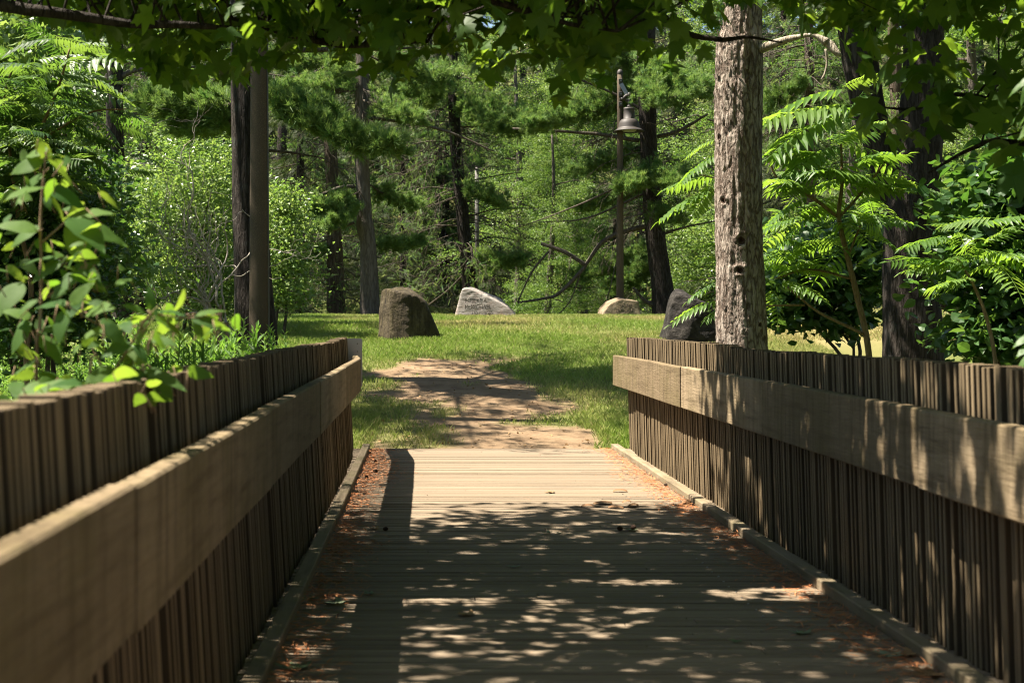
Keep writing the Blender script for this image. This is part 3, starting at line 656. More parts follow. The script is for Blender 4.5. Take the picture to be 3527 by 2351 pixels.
# ------------------------------------------------------------------ grass
r = np.random.default_rng(41)
def turf(N, x0, x1, y0, y1, hmin, hmax, wd):
    x = r.uniform(x0, x1, N); y = y0+(y1-y0)*r.random(N)**.9
    dmask = dirt_mask(x, y); k = r.random(N) > dmask*1.03; k &= ~((y < END+.05) & (x > -.9) & (x < 2.4))
    k &= np.abs(x-(x0+x1)/2) < (x1-x0)/2; x, y, dmask = x[k], y[k], dmask[k]; N = len(x)
    z = gz(x, y); pat = .5+.5*fbm(np.stack([x*1.4, y*1.1, x*0+5], -1), 3)
    h = r.uniform(hmin, hmax, N)*(.5+.9*pat)*(1-.4*dmask); a = r.uniform(0, 2*PI, N); lean = r.uniform(.2, .9, N)*h; la = r.uniform(0, 2*PI, N)
    wv = wd*r.uniform(.6, 1.3, N); sx, sy = np.cos(a)*wv, np.sin(a)*wv
    V = np.stack([np.stack([x-sx, y-sy, z-.01], -1), np.stack([x+sx, y+sy, z-.01], -1), np.stack([x+np.cos(la)*lean*.4+sx*.6, y+np.sin(la)*lean*.4+sy*.6, z+h*.6], -1), np.stack([x+np.cos(la)*lean, y+np.sin(la)*lean, z+h], -1)], 1)
    b = np.arange(N)[:, None]*4
    dryv = np.clip(dry_mask(x, y)*r.uniform(.3, 1.3, N)+(r.random(N) < .06)*.7, 0, 1)
    return V.reshape(-1, 3), np.concatenate([b+[0, 1, 2], b+[0, 2, 3]]), np.repeat(r.random(N), 4), np.repeat(dryv, 4)
mb = MB(); drys = []
for args in ((170000, -5, 7, 16.3, 27, .025, .09, .0045), (210000, -9, 13, 26, 39.5, .03, .09, .0065), (9000, -1.6, -.6, 16.3, 19, .04, .13, .004), (5000, 1.9, 2.8, 16.3, 18.5, .04, .12, .004)):
    v, f, va, dd = turf(*args); mb.add(v, f, va); drys.append(dd)
go = mb.build('grass', M['grass']); a = go.data.attributes.new('dry', 'FLOAT', 'POINT'); a.data.foreach_set('value', np.concatenate(drys).astype(np.float32))
tag(go, 'short mown grass, green and straw coloured, either side of the dirt path', 'grass', kind='stuff')
mb = MB(); rr = np.random.default_rng(44); N = 420
x = rr.uniform(-.8, 2.4, N); y = rr.uniform(16.4, 25, N); z = gz(x, y)
leaves(mb, rr, T_simple(.35), np.stack([x, y, z+.015], -1), .05, .3)
tag(mb.build('path_litter', M['dead_leaf']), 'bits of dead leaf and twig strewn over the dirt path', 'litter', kind='stuff')

# ------------------------------------------------------------------ tree builders
TS = T_simple(); TSn = T_simple(.36, .1, .12)
TUFT = [T_tuft(14, .075, k) for k in range(3)]; SPRIG = T_sprig()
def px_path(pts, D, dy=None):
    """pts (x, y, width px[, extra depth]) at distance D -> points and radii"""
    p = [W(a[0], a[1], D+(a[3] if len(a) > 3 else 0)) for a in pts]; return np.array(p), np.array([a[2]*.5*D/FPX for a in pts])
def trunk(root, pts, D, mat, top=18., seed=0, n=20, span=14, amp=.06, grow=True, name='trunk'):
    p, rd = px_path(pts, D)
    if grow:
        d = p[0]-p[1]; d /= np.linalg.norm(d); q = []; k = 3
        for i in range(k, 0, -1): q.append(p[0]+d*(top-p[0][2])*i/k)
        p = np.vstack([q, p]); rd = np.concatenate([rd[0]*np.array([.25, .55, .8]), rd])
    z = float(gz(p[-1][0], p[-1][1]))-.25
    if p[-1][2] > z: p = np.vstack([p, [p[-1][0], p[-1][1], z]]); rd = np.append(rd, rd[-1]*1.25)
    c = spline(np.c_[p, rd], span)
    mb = MB(); tube(mb, c[:, :3], c[:, 3], n, disp=lambda v, d, R: R*amp*(fbm(v*[7, 7, 1.5]+seed, 4)*1.6+.5*fbm(v*1.3+seed, 2)))
    return mb.build(name, mat, root, sm=True)
def limb(mb, pts, D, n=7, k=6, wob=.012, seed=0):
    p, rd = px_path(pts, D); c = spline(np.c_[p, rd], k)
    c[:, :3] += wob*fbm(c[:, :3]*3+seed, 3)[:, None]*[1, 1, 1.]
    tube(mb, c[:, :3], np.maximum(c[:, 3], .003), n); return c[:, :3]
def bough(nb, bb, r, p0, p1, half, n, L=.13, sag=.08, flat=.35, rad=.022):
    p0, p1 = np.array(p0, float), np.array(p1, float); d = p1-p0; ln = np.linalg.norm(d); d /= ln
    t = np.linspace(0, 1, 8); c = p0+np.outer(t, p1-p0); c[:, 2] -= sag*ln*np.sin(t*PI)*.6; c[:, 2] += sag*.6*ln*t**3
    c += .03*ln*.3*r.normal(size=c.shape)*np.sin(t*PI)[:, None]
    tube(bb, c, rad*(1-.75*t)+.004, 6)
    nt_ = max(4, n//14); per = 14
    side = np.cross(d, [0, 0, 1.]); side /= np.linalg.norm(side)+1e-9
    P = []; Dr = []
    for k in range(nt_):
        tt = r.uniform(.05, 1.0); b = p0+(p1-p0)*tt; b[2] -= sag*ln*math.sin(tt*PI)*.6-sag*.6*ln*tt**3
        a = r.uniform(-1, 1); tw = side*np.sign(a)*(.4+.6*abs(a))+d*r.uniform(.2, .9)+np.array([0, 0, r.normal(0, flat)]); tw /= np.linalg.norm(tw)
        tl = half*r.uniform(.45, 1.15)*(1.1-.35*tt); e = b+tw*tl; e[2] += tl*.12
        tube(bb, [b, (b+e)/2+[0, 0, -.04*tl], e], [.007, .005, .003], 4, cap=False)
        for q in range(per):
            f = r.uniform(.3, 1.05); P.append(b+(e-b)*f+r.normal(0, .05, 3)*half*1.2); Dr.append(tw*.7+np.array([0, 0, .55])+r.normal(0, .45, 3))
    P, Dr = np.array(P), np.array(Dr); T = r.integers(0, 3, len(P)); nn = rand_dirs(r, len(P)); R = frames(Dr, nn); S = L*r.uniform(.75, 1.25, len(P)); vv = np.clip(r.normal(.5, .22, len(P)), 0, 1)
    for k in range(3): scatter(nb, TUFT[k], P[T == k], R[T == k], S[T == k], vv[T == k])
def dead_twigs(mb, r, base, d, L, rad, lv=2, droop=.25, n=5):
    t = np.linspace(0, 1, 6); c = base+np.outer(t, d)*L; c[:, 2] -= droop*L*t**2; c += r.normal(0, .022*L, c.shape)*t[:, None]
    tube(mb, c, rad*(1-.8*t)+.0018, 4, cap=False)
    if lv <= 0: return [c[-1]]
    e = []
    for k in range(n):
        f = r.uniform(.25, 1); i = min(4, int(f*5)); b = c[i]+(c[i+1]-c[i])*(f*5-i)
        dd = d+rand_dirs(r, 1)[0]*.85; dd[2] -= .25; dd /= np.linalg.norm(dd); e += dead_twigs(mb, r, b, dd, L*r.uniform(.25, .5), rad*.45, lv-1, droop*1.4, max(3, n-1))
    return e
def upper_crown(nb, bb, r, x, y, z0, z1, R, n, lean=(0, 0), nt=200):
    for k in range(n):
        f = (k+.5)/n; z = z0+(z1-z0)*f; a = r.uniform(0, 2*PI); L = R*(1-.65*f)*r.uniform(.65, 1.15)
        p0 = np.array([x+lean[0]*(z-z0), y+lean[1]*(z-z0), z]); bough(nb, bb, r, p0, p0+[math.cos(a)*L, math.sin(a)*L, L*.12], L*.38, int(nt*L/3), .17, .06, .3, .035)
def crown(mb, r, T, c, R, nclump, per, s, sig=.34, tilt=.7, shell=.35, dz=-.25, squash=.65):
    c, R = np.array(c, float), np.array(R, float)
    u = rand_dirs(r, nclump); rad = (shell+(1-shell)*r.random(nclump))**.6; rad *= 1+.5*fbm(u*2.6+c[0], 3)
    cl = c+u*rad[:, None]*R; sg = sig*r.uniform(.5, 1.35, nclump)
    P = np.repeat(cl, per, 0)+r.normal(size=(nclump*per, 3))*np.repeat(sg, per)[:, None]*[1, 1, squash]
    var = np.clip(np.repeat(r.uniform(-.05, 1.0, nclump), per)+r.normal(0, .13, nclump*per), 0, 1)
    leaves(mb, r, T, P, s, tilt, var, dz); return cl
def twigs_to(bb, r, p0, targets, rad=.03, k=5):
    for q in targets:
        t = np.linspace(0, 1, 6); c = p0+np.outer(t, q-p0); c[:, 2] += .10*np.linalg.norm(q-p0)*np.sin(t*PI); c += r.normal(0, .04, c.shape)*np.sin(t*PI)[:, None]
        tube(bb, c, rad*(1-.8*t)+.004, 5, cap=False)

# ------------------------------------------------------------------ trees round the lawn
def pine(label, pts, D, bark, boughs, limbs, seed, dead=(), up=None, upn=200, top=20, name='pine_tree', spr=0, knob=()):
    r = np.random.default_rng(seed); bx, by = W(pts[-1][0], pts[-1][1], D)[:2]
    root = thing(name, label, 'tree', (bx, by, gz(bx, by)))
    trunk(root, pts, D, M[bark], top, seed)
    nb, bb = MB(), MB()
    for (x0, y0, x1, y1, half, n, *dd) in boughs:
        e = dd[0] if dd else 0
        bough(nb, bb, r, W(x0, y0, D+e*.3), W(x1, y1, D+e), half*1.25*D/FPX, int(n*7), .15)
    for k, l in enumerate(limbs):
        c = limb(bb, l, D, seed=seed+k)
        for q in range(3): dead_twigs(bb, r, c[r.integers(len(c)//3, len(c))], rand_dirs(r, 1, -.6)[0], r.uniform(.3, .8), .007, 1)
    for (x0, y0, y1, n, L) in dead:      # dead lower branches around the trunk
        for k in range(n):
            f = r.random(); p, _ = px_path(pts, D); yy = y0+(y1-y0)*f; xx = np.interp(yy, [q[1] for q in pts], [q[0] for q in pts])
            a = r.uniform(0, 2*PI); e = dead_twigs(bb, r, W(xx, yy, D), np.array([math.cos(a)*1.0, math.sin(a)*.7, r.uniform(-.2, .15)]), L*r.uniform(.6, 1.2), .016, 2)
            if spr:
                P = np.repeat(np.array(e), spr, 0)+r.normal(0, .12, (len(e)*spr, 3)); dr = rand_dirs(r, len(P)); dr[:, 2] -= .6
                scatter(nb, SPRIG, P, frames(dr, rand_dirs(r, len(P), .5)), r.uniform(.14, .26, len(P)), r.random(len(P)))
    if up:
        p = W(pts[0][0], pts[0][1], D); upper_crown(nb, bb, r, p[0], p[1], up[0], up[1], up[2], up[3], nt=upn)
    bb.build('branches', M['bark_twig'], root, sm=True)
    if nb.n: nb.build('crown', M['needle'], root)
    return root

pine('dark trunked tree at the far left with one pale lit limb', [(268, -10, 34), (262, 150, 40), (264, 330, 40), (270, 500, 42), (280, 650, 46), (284, 735, 54)], 30, 'bark_dark',
     [(290, 235, 540, 215, 60, 260), (300, 300, 470, 330, 40, 160, -1)], [[(270, 182, 12), (300, 165, 11), (340, 157, 9), (390, 158, 7), (480, 150, 4)], [(280, 268, 9), (320, 262, 7), (360, 285, 5), (400, 330, 3)], [(255, 175, 10), (230, 160, 7), (195, 150, 4)]], 101, up=(9, 17, 3., 7), dead=((0, 40, 300, 8, 1.1),))
pine('thick black barked trunk standing behind the brown aggregate pole', [(566, -10, 74), (568, 150, 78), (572, 330, 80), (575, 520, 82), (581, 660, 88), (586, 760, 100), (588, 820, 112)], 21.5, 'bark_dark',
     [(610, 225, 905, 350, 50, 560, -1.5), (600, 200, 760, 270, 55, 330, -.5), (545, 235, 340, 245, 48, 420, 1.), (545, 270, 420, 300, 40, 220, 1)],
     [[(605, 130, 14), (660, 118, 13), (741, 113, 12), (850, 113, 8), (955, 110, 5)], [(612, 345, 7), (680, 352, 5), (740, 362, 3)]], 102, up=(6.3, 15, 4.8, 36), upn=330, top=19)
pine('brown pine trunk half hidden by drooping boughs, left of the grey pine', [(748, -10, 24), (752, 150, 26), (757, 300, 28), (764, 450, 32), (770, 640, 40), (772, 735, 46)], 41, 'bark_brown',
     [(755, 470, 640, 520, 35, 160), (760, 560, 690, 600, 30, 120)], [[(760, 240, 5), (700, 235, 4), (640, 250, 2)], [(765, 585, 9), (730, 580, 8), (690, 590, 5)]], 103, dead=((0, 180, 690, 34, 1.7),), up=(11, 19, 3., 7), spr=2)
pine('grey barked pine with a kinked trunk, between the brown pine and the mossy boulder', [(832, -10, 26), (832, 150, 30), (831, 330, 33), (836, 480, 34), (838, 520, 40), (845, 560, 36), (848, 640, 42), (851, 735, 50)], 38.5, 'bark_grey',
     [(825, 105, 640, 150, 60, 420, 1), (835, 120, 1010, 190, 60, 360, 1), (830, 160, 650, 215, 50, 300, -1), (835, 230, 960, 275, 40, 200, -1.2), (825, 440, 690, 490, 36, 220, -.6), (830, 470, 740, 520, 34, 190, -1), (845, 420, 960, 480, 40, 160, 2), (835, 330, 900, 345, 30, 120, -1), (845, 560, 960, 560, 35, 150, 1)],
     [[(814, 202, 8), (760, 216, 7), (691, 238, 4)], [(814, 205, 8), (717, 208, 7), (658, 214, 3)], [(847, 271, 8), (950, 283, 7), (1039, 306, 6), (1133, 347, 3)], [(815, 428, 8), (780, 431, 8), (710, 456, 7), (622, 471, 4)], [(814, 511, 7), (770, 528, 6), (711, 537, 4)], [(830, 268, 6), (790, 290, 4), (720, 320, 2)], [(820, 160, 8), (760, 150, 6), (690, 176, 4), (600, 168, 3)]], 104, dead=((0, 150, 420, 14, 1.3),), up=(11, 20, 3.2, 9))
pine('leaning dark pine with many dead side branches, behind the pale memorial stone', [(1036, -10, 22), (1040, 150, 24), (1047, 330, 27), (1060, 470, 28), (1070, 570, 32), (1080, 665, 36), (1084, 740, 40)], 43, 'bark_dark',
     [(1040, 200, 960, 240, 50, 200), (1045, 215, 1160, 260, 55, 260, -1), (1080, 600, 1190, 600, 40, 200, -.5), (1040, 120, 1150, 150, 60, 260), (1045, 160, 930, 215, 50, 260, -1.5), (1048, 240, 1180, 300, 50, 300, -2), (1060, 420, 1150, 470, 36, 150, -1)],
     [[(1050, 290, 4), (1120, 290, 3), (1200, 275, 2)], [(1060, 420, 4), (1130, 405, 3), (1200, 395, 2)], [(1068, 500, 4), (1140, 480, 3), (1230, 478, 2)], [(1072, 560, 4), (1130, 545, 3), (1190, 552, 2)], [(1052, 330, 4), (980, 325, 3), (900, 345, 2)], [(1060, 440, 4), (985, 430, 3), (900, 452, 2)], [(1066, 520, 4), (985, 520, 3), (905, 560, 2)], [(1075, 620, 5), (1030, 665, 4), (985, 700, 3)]], 105, dead=((0, 150, 640, 60, 2.1),), up=(12, 20, 3., 7), spr=2)
pine('stout dark pine with low sweeping limbs, right of the lamp post', [(1484, -10, 40), (1486, 150, 42), (1490, 330, 40), (1498, 450, 42), (1508, 560, 46), (1522, 660, 50), (1528, 740, 62)], 39, 'bark_dark',
     [(1480, 215, 1130, 300, 46, 620, 2.2), (1360, 250, 1210, 290, 36, 300, -1.5), (1490, 420, 1330, 480, 36, 220, 2), (1470, 215, 1290, 240, 44, 330, 2), (1480, 130, 1370, 175, 60, 330, 1.5), (1495, 150, 1600, 205, 60, 420, -1.5), (1490, 190, 1540, 230, 55, 260, -2), (1495, 400, 1440, 425, 40, 200, -1.5), (1500, 395, 1560, 420, 45, 260, -1.5), (1500, 480, 1550, 500, 40, 180, -1), (1490, 60, 1280, 130, 60, 360), (1480, 330, 1330, 400, 40, 200, 2.5), (1510, 560, 1330, 640, 40, 220, 2), (1515, 600, 1420, 660, 40, 180, 1.5)],
     [[(1498, 517, 12), (1439, 531, 11), (1386, 554, 10), (1350, 602, 9), (1335, 623, 9), (1284, 674, 8), (1246, 686, 6), (1189, 695, 4)], [(1348, 610, 9), (1297, 579, 10), (1243, 559, 8)], [(1261, 577, 5), (1223, 623, 5), (1189, 694, 3)], [(1469, 323, 11), (1365, 307, 8), (1177, 295, 5)], [(1510, 314, 10), (1560, 300, 8), (1626, 262, 5)], [(1440, 420, 5), (1330, 470, 4), (1200, 520, 2)], [(1490, 440, 6), (1350, 500, 4), (1240, 510, 2)], [(1500, 700, 12), (1480, 690, 9), (1455, 660, 6)], [(1515, 540, 8), (1580, 520, 5), (1660, 505, 3)], [(1480, 255, 8), (1400, 210, 6), (1300, 170, 4)], [(1335, 623, 4), (1310, 690, 3), (1270, 735, 2)], [(1490, 470, 4), (1430, 560, 3), (1395, 690, 2)]], 106, dead=((0, 250, 560, 26, 1.6),), up=(11, 20, 3.6, 9))

# the flaking trunk close behind the right fence
D7 = 14.6
r = np.random.default_rng(107); p = W(1702, 800, D7)
snag = thing('pine_snag', 'pale flaking pine trunk with knot holes, sunlit on one side, just behind the timber fence', 'tree', (p[0], D7, gz(p[0], D7)))
pp, rd = px_path([(1716, -160, 82), (1708, -20, 84), (1704, 60, 92), (1697, 130, 108), (1697, 260, 106), (1697, 420, 106), (1699, 560, 106), (1702, 700, 110), (1704, 800, 116), (1704, 900, 124)], D7)
top_ = np.array([pp[0]+[.35, .2, 3.], pp[0]+[.2, .1, 1.5]]); pp = np.vstack([top_, pp]); rd = np.concatenate([[.10, .15], rd])
pp = np.vstack([pp, [pp[-1][0], D7, float(gz(pp[-1][0], D7))-.3]]); rd = np.append(rd, rd[-1]*1.15)
cc_ = spline(np.c_[pp, rd], 60)
knots = [(1692, 555, 15), (1688, 622, 13), (1655, 463, 12), (1648, 318, 11), (1735, 745, 8)]
KW = []
for kx, ky, kr in knots:
    z = W(0, ky, D7)[2]; i = int(np.argmin(np.abs(cc_[:, 2]-z))); cx, rr_ = cc_[i, 0], cc_[i, 3]; dxk = np.clip(W(kx, ky, D7)[0]-cx, -rr_*.97, rr_*.97)
    KW.append((np.array([cx+dxk, D7-math.sqrt(max(rr_**2-dxk**2, 0)), z]), np.array([dxk, -math.sqrt(max(rr_**2-dxk**2, 0)), 0])/rr_, kr*.8*D7/FPX))
def snag_disp(v, d, R):
    a = np.arctan2(d[..., 1], d[..., 0]); q = np.stack([np.cos(a)*2.6, np.sin(a)*2.6, v[..., 2]*1.25], -1)
    pl_ = fbm(q+3, 4); crack = 1-np.abs(vnoise(np.stack([np.cos(a)*5, np.sin(a)*5, v[..., 2]*2.2], -1))); plates = np.abs(vnoise(np.stack([np.cos(a)*9, np.sin(a)*9, v[..., 2]*6], -1)))
    o = .014*pl_-.022*np.clip(crack-.84, 0, 1)*5*.8+.012*plates+.004*fbm(v*40, 3)
    for kp, kd, kr in KW:
        dd = np.linalg.norm(v-kp, axis=-1)/kr; o = o+.020*np.exp(-((dd-1.0)/.55)**2)*(.6+1.6*fbm(v*22, 3))-.05*np.exp(-(dd/.6)**2)
    # the strip where the bark has broken away near the top
    z = v[..., 2]; edge = np.clip((z-W(0, 210, D7)[2])/.15, 0, 1)*(np.cos(a-math.radians(235)) > .25+.5*fbm(np.stack([z*3, z*0, a*2], -1), 3))
    return o-.02*edge*(d[..., 0] < .4)
mb = MB(); tube(mb, cc_[:, :3], cc_[:, 3], 130, disp=snag_disp); mb.build('trunk', M['bark_snag'], snag, sm=True)
for kp, kd, kr in KW:
    mb = MB(); u = np.cross(kd, [0, 0, 1.]); a = np.linspace(0, 2*PI, 20, endpoint=False); ring = []
    prof = [(.80, .004), (.65, .004), (.5, -.012), (.30, -.030), (.02, -.036)]
    for q, h in prof: ring.append(kp+kd*h+(np.outer(np.cos(a), u)+np.outer(np.sin(a)*1.1, [0, 0, 1.]))*kr*q*(1+.12*np.sin(a*3+kr*900))[:, None]*.8)
    v = np.vstack(ring); i = np.arange(4)[:, None]*20; j = np.arange(20)[None]; j2 = (j+1) % 20
    mb.add(v, np.stack([i+j, i+j2, i+20+j2, i+20+j], -1).reshape(-1, 4)); mb.build('knot', M['knot'], snag, sm=True)
mb = MB()      # ragged strips of bark standing out at the broken top edge
for k in range(60):
    a = r.uniform(math.radians(165), math.radians(285)); z0 = W(0, r.uniform(40, 260), D7)[2]; i = int(np.argmin(np.abs(cc_[:, 2]-z0))); c0 = cc_[i]
    b = c0[:3]+np.array([math.cos(a), math.sin(a), 0])*c0[3]*1.0; L = r.uniform(.04, .16); wv = r.uniform(.006, .02); t = np.array([-math.sin(a), math.cos(a), 0]); o = np.array([math.cos(a), math.sin(a), 0])*r.uniform(.01, .035)
    mb.add([b-t*wv, b+t*wv, b+t*wv*.6+o+[0, 0, L], b-t*wv*.7+o*.8+[0, 0, L*.8], b-t*wv-o*.3, b+t*wv-o*.3], np.array([(0, 1, 2, 3), (5, 4, 3, 2)]), r.random())
mb.build('bark_flakes', M['bark_snag'], snag)
mb = MB(); limb(mb, [(1733, 118, 20, -.1), (1752, 110, 22, -.15), (1790, 96, 18, -.3), (1832, 84, 12, -.45), (1868, 80, 9, -.55), (1900, 98, 20, -.6)], D7, 10, 6, .02)
mb.build('dead_branch', M['dead_wood'], snag, sm=True)
mb = MB(); limb(mb, [(1893, 92, 14, -.6), (1908, 104, 20, -.6), (1928, 122, 11, -.65), (1936, 128, 3, -.65)], D7, 9, 6, .025); limb(mb, [(1898, 112, 6, -.6), (1901, 140, 5, -.6), (1897, 165, 5, -.6), (1888, 182, 3, -.6)], D7, 6, 5, .01); limb(mb, [(1912, 118, 4, -.6), (1930, 135, 2, -.6)], D7, 5)
mb.build('broken_stub', M['dead_wood'], snag, sm=True)

# twin trunk farther right
r = np.random.default_rng(108); D8 = 18.
p = W(2098, 820, D8); twin = thing('forked_tree', 'great dark tree forking into two trunks, shaded, behind the sumac sapling', 'tree', (p[0], D8, gz(p[0], D8)))
trunk(twin, [(2118, -20, 98), (2122, 100, 92), (2118, 250, 96), (2105, 400, 112), (2090, 520, 118), (2092, 650, 122), (2098, 760, 130), (2100, 850, 145)], D8, M['bark_dark'], 15, 8, 28, 16)
trunk(twin, [(1958, -20, 84), (1972, 100, 80), (1990, 220, 74), (2020, 330, 70), (2050, 430, 70), (2075, 520, 60)], D8+.15, M['bark_dark'], 14, 9, 24, 14, name='second_trunk')
bb, nb = MB(), MB()
limb(bb, [(1950, 10, 22), (1870, -60, 16), (1740, -130, 10)], D8); limb(bb, [(2150, 60, 24), (2230, -40, 16), (2330, -120, 10)], D8)
cl = crown(nb, r, TSn, W(2050, -420, D8)+[0, 1.6, .6], (4.4, 2.7, 2.8), 520, 36, .15, .34); twigs_to(bb, r, W(2050, -150, D8), cl[::9], .05)
bb.build('branches', M['bark_dark'], twin, sm=True); nb.build('crown', M['broad'], twin)
# a thinner pale trunk seen through the fork, with sparse dry twigs
pine('thin pale spruce trunk seen through the fork of the great dark tree', [(2050, -10, 24), (2056, 120, 28), (2062, 250, 30), (2068, 400, 32), (2074, 740, 38)], 27, 'bark_brown', [], [], 109, dead=((0, -60, 230, 12, .9),), top=12, spr=2)
pine('dry twigged spruce between the pale flaking trunk and the great forked tree', [(1858, -20, 18), (1860, 200, 22), (1862, 400, 24), (1864, 740, 30)], 33, 'bark_brown', [(1862, 180, 1770, 235, 40, 200), (1862, 230, 1930, 250, 40, 160), (1860, 330, 1780, 350, 40, 160)], [], 110, dead=((0, 30, 330, 34, 1.3),), top=14, spr=1)

# ------------------------------------------------------------------ maples whose boughs hang over the bridge
def maple(label, base, crown_boxes, limbs, seed, thick=.24, windows=()):
    r = np.random.default_rng(seed); root = thing('maple_tree', label, 'tree', (base[0], base[1], gz(*base)))
    z0 = float(gz(*base)); mb = MB(); zz = np.linspace(z0-.3, 9, 14)
    tube(mb, np.stack([base[0]+.3*np.sin(zz*.3), base[1]+.15*np.cos(zz*.4), zz], -1), thick*(1.15-.09*(zz-z0)), 20, disp=lambda v, d, R: R*.07*fbm(v*[8, 8, 2], 4)); mb.build('trunk', M['bark_dark'], root, sm=True)
    bb, nb = MB(), MB(); tp = np.array([base[0], base[1], 4.5])
    nodes = [tp]
    for l in limbs:
        p = np.array([W(a[0], a[1], a[2]) for a in l]); rd = np.array([a[3]*.5*a[2]/FPX for a in l]); c = spline(np.c_[p, rd], 6)
        c[:, :3] += .02*fbm(c[:, :3]*3+seed, 3)[:, None]; tube(bb, c[:, :3], np.maximum(c[:, 3], .003), 8, disp=lambda v, d, R: R*.15*fbm(v*22, 3)); nodes += [q for q in c[3:, :3] if q[0]*FPX/q[1]+VX < 1450 or seed != 201]
    nodes = np.array(nodes)
    for (x0, x1, y0, y1, z0_, z1_, ncl, per, size, low) in crown_boxes:
        cx, cy_ = r.uniform(x0, x1, ncl), r.uniform(y0, y1, ncl); zl = low(cx, cy_) if low else z0_+0*cx
        cz = zl+.12+(z1_-zl)*r.random(ncl)**1.5
        cl = np.stack([cx, cy_, cz], -1); P = np.repeat(cl, per, 0)+r.normal(size=(ncl*per, 3))*[.26, .26, .14]
        zl2 = low(P[:, 0], P[:, 1]) if low else np.full(len(P), z0_); P[:, 2] = np.maximum(P[:, 2], zl2+r.uniform(0, .1, len(P)))
        for wp in windows:
            wr = .13 if wp[1] > 6.5 else .30      # gaps in the leaf roof through which sun reaches single sprays
            wv_ = P-wp; al = wv_@np.array(SUN); dist = np.linalg.norm(wv_-al[:, None]*np.array(SUN), axis=1); P = P[~((al > .16) & (dist < wr))]
        N = len(P); nrm = rand_dirs(r, N, 1.1, .75); d = rand_dirs(r, N); d[:, 2] = d[:, 2]*.3-.55
        scatter(nb, TM, P, frames(d, nrm), size*r.uniform(.7, 1.25, N), r.random(N))
        for q in cl[::(5 if size < .16 else 17)]:
            dn = np.linalg.norm(nodes-q, axis=1); cand = np.flatnonzero(dn < dn.min()*1.35+.25); h = nodes[int(r.choice(cand))]; t = np.linspace(0, 1, 6)[:, None]; c = h+(q-h)*t; c[:, 2] += .12*np.linalg.norm(q-h)*np.sin(t[:, 0]*PI); c += r.normal(0, .03, c.shape)*np.sin(t*PI)
            tube(bb, c, np.linspace(.008, .0025, 6), 5, cap=False)
    bb.build('branches', M['bark_dark'], root, sm=True); nb.build('crown', M['maple'], root); return root
LX = np.array([-200, 0, 60, 200, 300, 420, 520, 640, 720, 860, 900, 960, 1020, 1130, 1220, 1280, 1350, 1440, 1520, 1600, 1680, 1760, 1860, 1950, 2040, 2120, 2200, 2352, 2600])
LY = np.array([-134, -81, -81, 41, 41, 216, 164, 111, 41, 146, 216, 94, 76, 173, 94, 199, 234, 24, 94, 146, -60, -60, -81, 6, 59, 41, 6, -46, -46])
def low_edge(x, y):
    px = x*FPX/np.maximum(y, 1)+VX; py = np.interp(px, LX, LY)+45*fbm(np.stack([x*2.2, y*1.5, x*0], -1), 3)
    return EYE+(VY-py)*7.6/FPX+.10*(y-7.6)*0+np.where(y < 7.6, .22*(7.6-y), .10*(y-7.6))
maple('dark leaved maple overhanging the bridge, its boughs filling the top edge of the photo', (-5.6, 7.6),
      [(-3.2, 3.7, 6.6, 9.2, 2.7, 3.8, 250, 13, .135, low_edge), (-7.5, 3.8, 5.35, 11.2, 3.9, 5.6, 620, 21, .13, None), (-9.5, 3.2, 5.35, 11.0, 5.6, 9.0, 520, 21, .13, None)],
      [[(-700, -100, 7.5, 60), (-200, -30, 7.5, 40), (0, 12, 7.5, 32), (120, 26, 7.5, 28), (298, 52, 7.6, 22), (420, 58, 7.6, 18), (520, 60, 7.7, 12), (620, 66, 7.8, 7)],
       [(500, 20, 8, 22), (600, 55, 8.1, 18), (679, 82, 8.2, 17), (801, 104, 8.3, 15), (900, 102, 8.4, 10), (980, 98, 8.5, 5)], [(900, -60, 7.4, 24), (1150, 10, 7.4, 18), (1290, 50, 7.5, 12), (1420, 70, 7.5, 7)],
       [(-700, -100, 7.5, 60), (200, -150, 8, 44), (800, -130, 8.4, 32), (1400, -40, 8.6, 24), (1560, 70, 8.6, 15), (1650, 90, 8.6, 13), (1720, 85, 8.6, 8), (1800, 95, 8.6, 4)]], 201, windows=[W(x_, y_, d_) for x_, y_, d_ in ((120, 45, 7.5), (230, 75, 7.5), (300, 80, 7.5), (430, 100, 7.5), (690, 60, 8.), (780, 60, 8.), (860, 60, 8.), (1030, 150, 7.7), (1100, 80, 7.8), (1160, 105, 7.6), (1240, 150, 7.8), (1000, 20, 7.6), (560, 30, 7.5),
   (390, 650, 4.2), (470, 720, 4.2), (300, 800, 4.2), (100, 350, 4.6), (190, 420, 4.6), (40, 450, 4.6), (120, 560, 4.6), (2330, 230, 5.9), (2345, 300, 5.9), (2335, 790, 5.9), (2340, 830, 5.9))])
def low_right(x, y):
    px = x*FPX/np.maximum(y, 1)+VX; py = np.interp(px, [1700, 1920, 1960, 2010, 2060, 2130, 2200, 2250, 2300, 2352, 2600], [0, 60, 240, 380, 360, 330, 240, 300, 420, 420, 400])
    return EYE+(VY-py)*y/FPX
maple('shaded maple reaching in over the right hand fence in front of the forked tree', (6.6, 9.2),
      [(2.75, 5.2, 7.4, 9.6, 2.3, 4.6, 46, 12, .175, low_right), (4.2, 9, 7.5, 11.2, 3.4, 6.5, 170, 16, .14, None)],
      [[(2900, 200, 9.2, 40), (2600, 220, 9.2, 26), (2352, 235, 9.2, 16), (2200, 215, 9.2, 11), (2100, 250, 9.1, 8), (2000, 245, 9.1, 5)], [(2900, 420, 9.0, 26), (2352, 330, 9.0, 14), (2240, 340, 9.0, 10), (2130, 400, 9.0, 5)]], 202, .2)

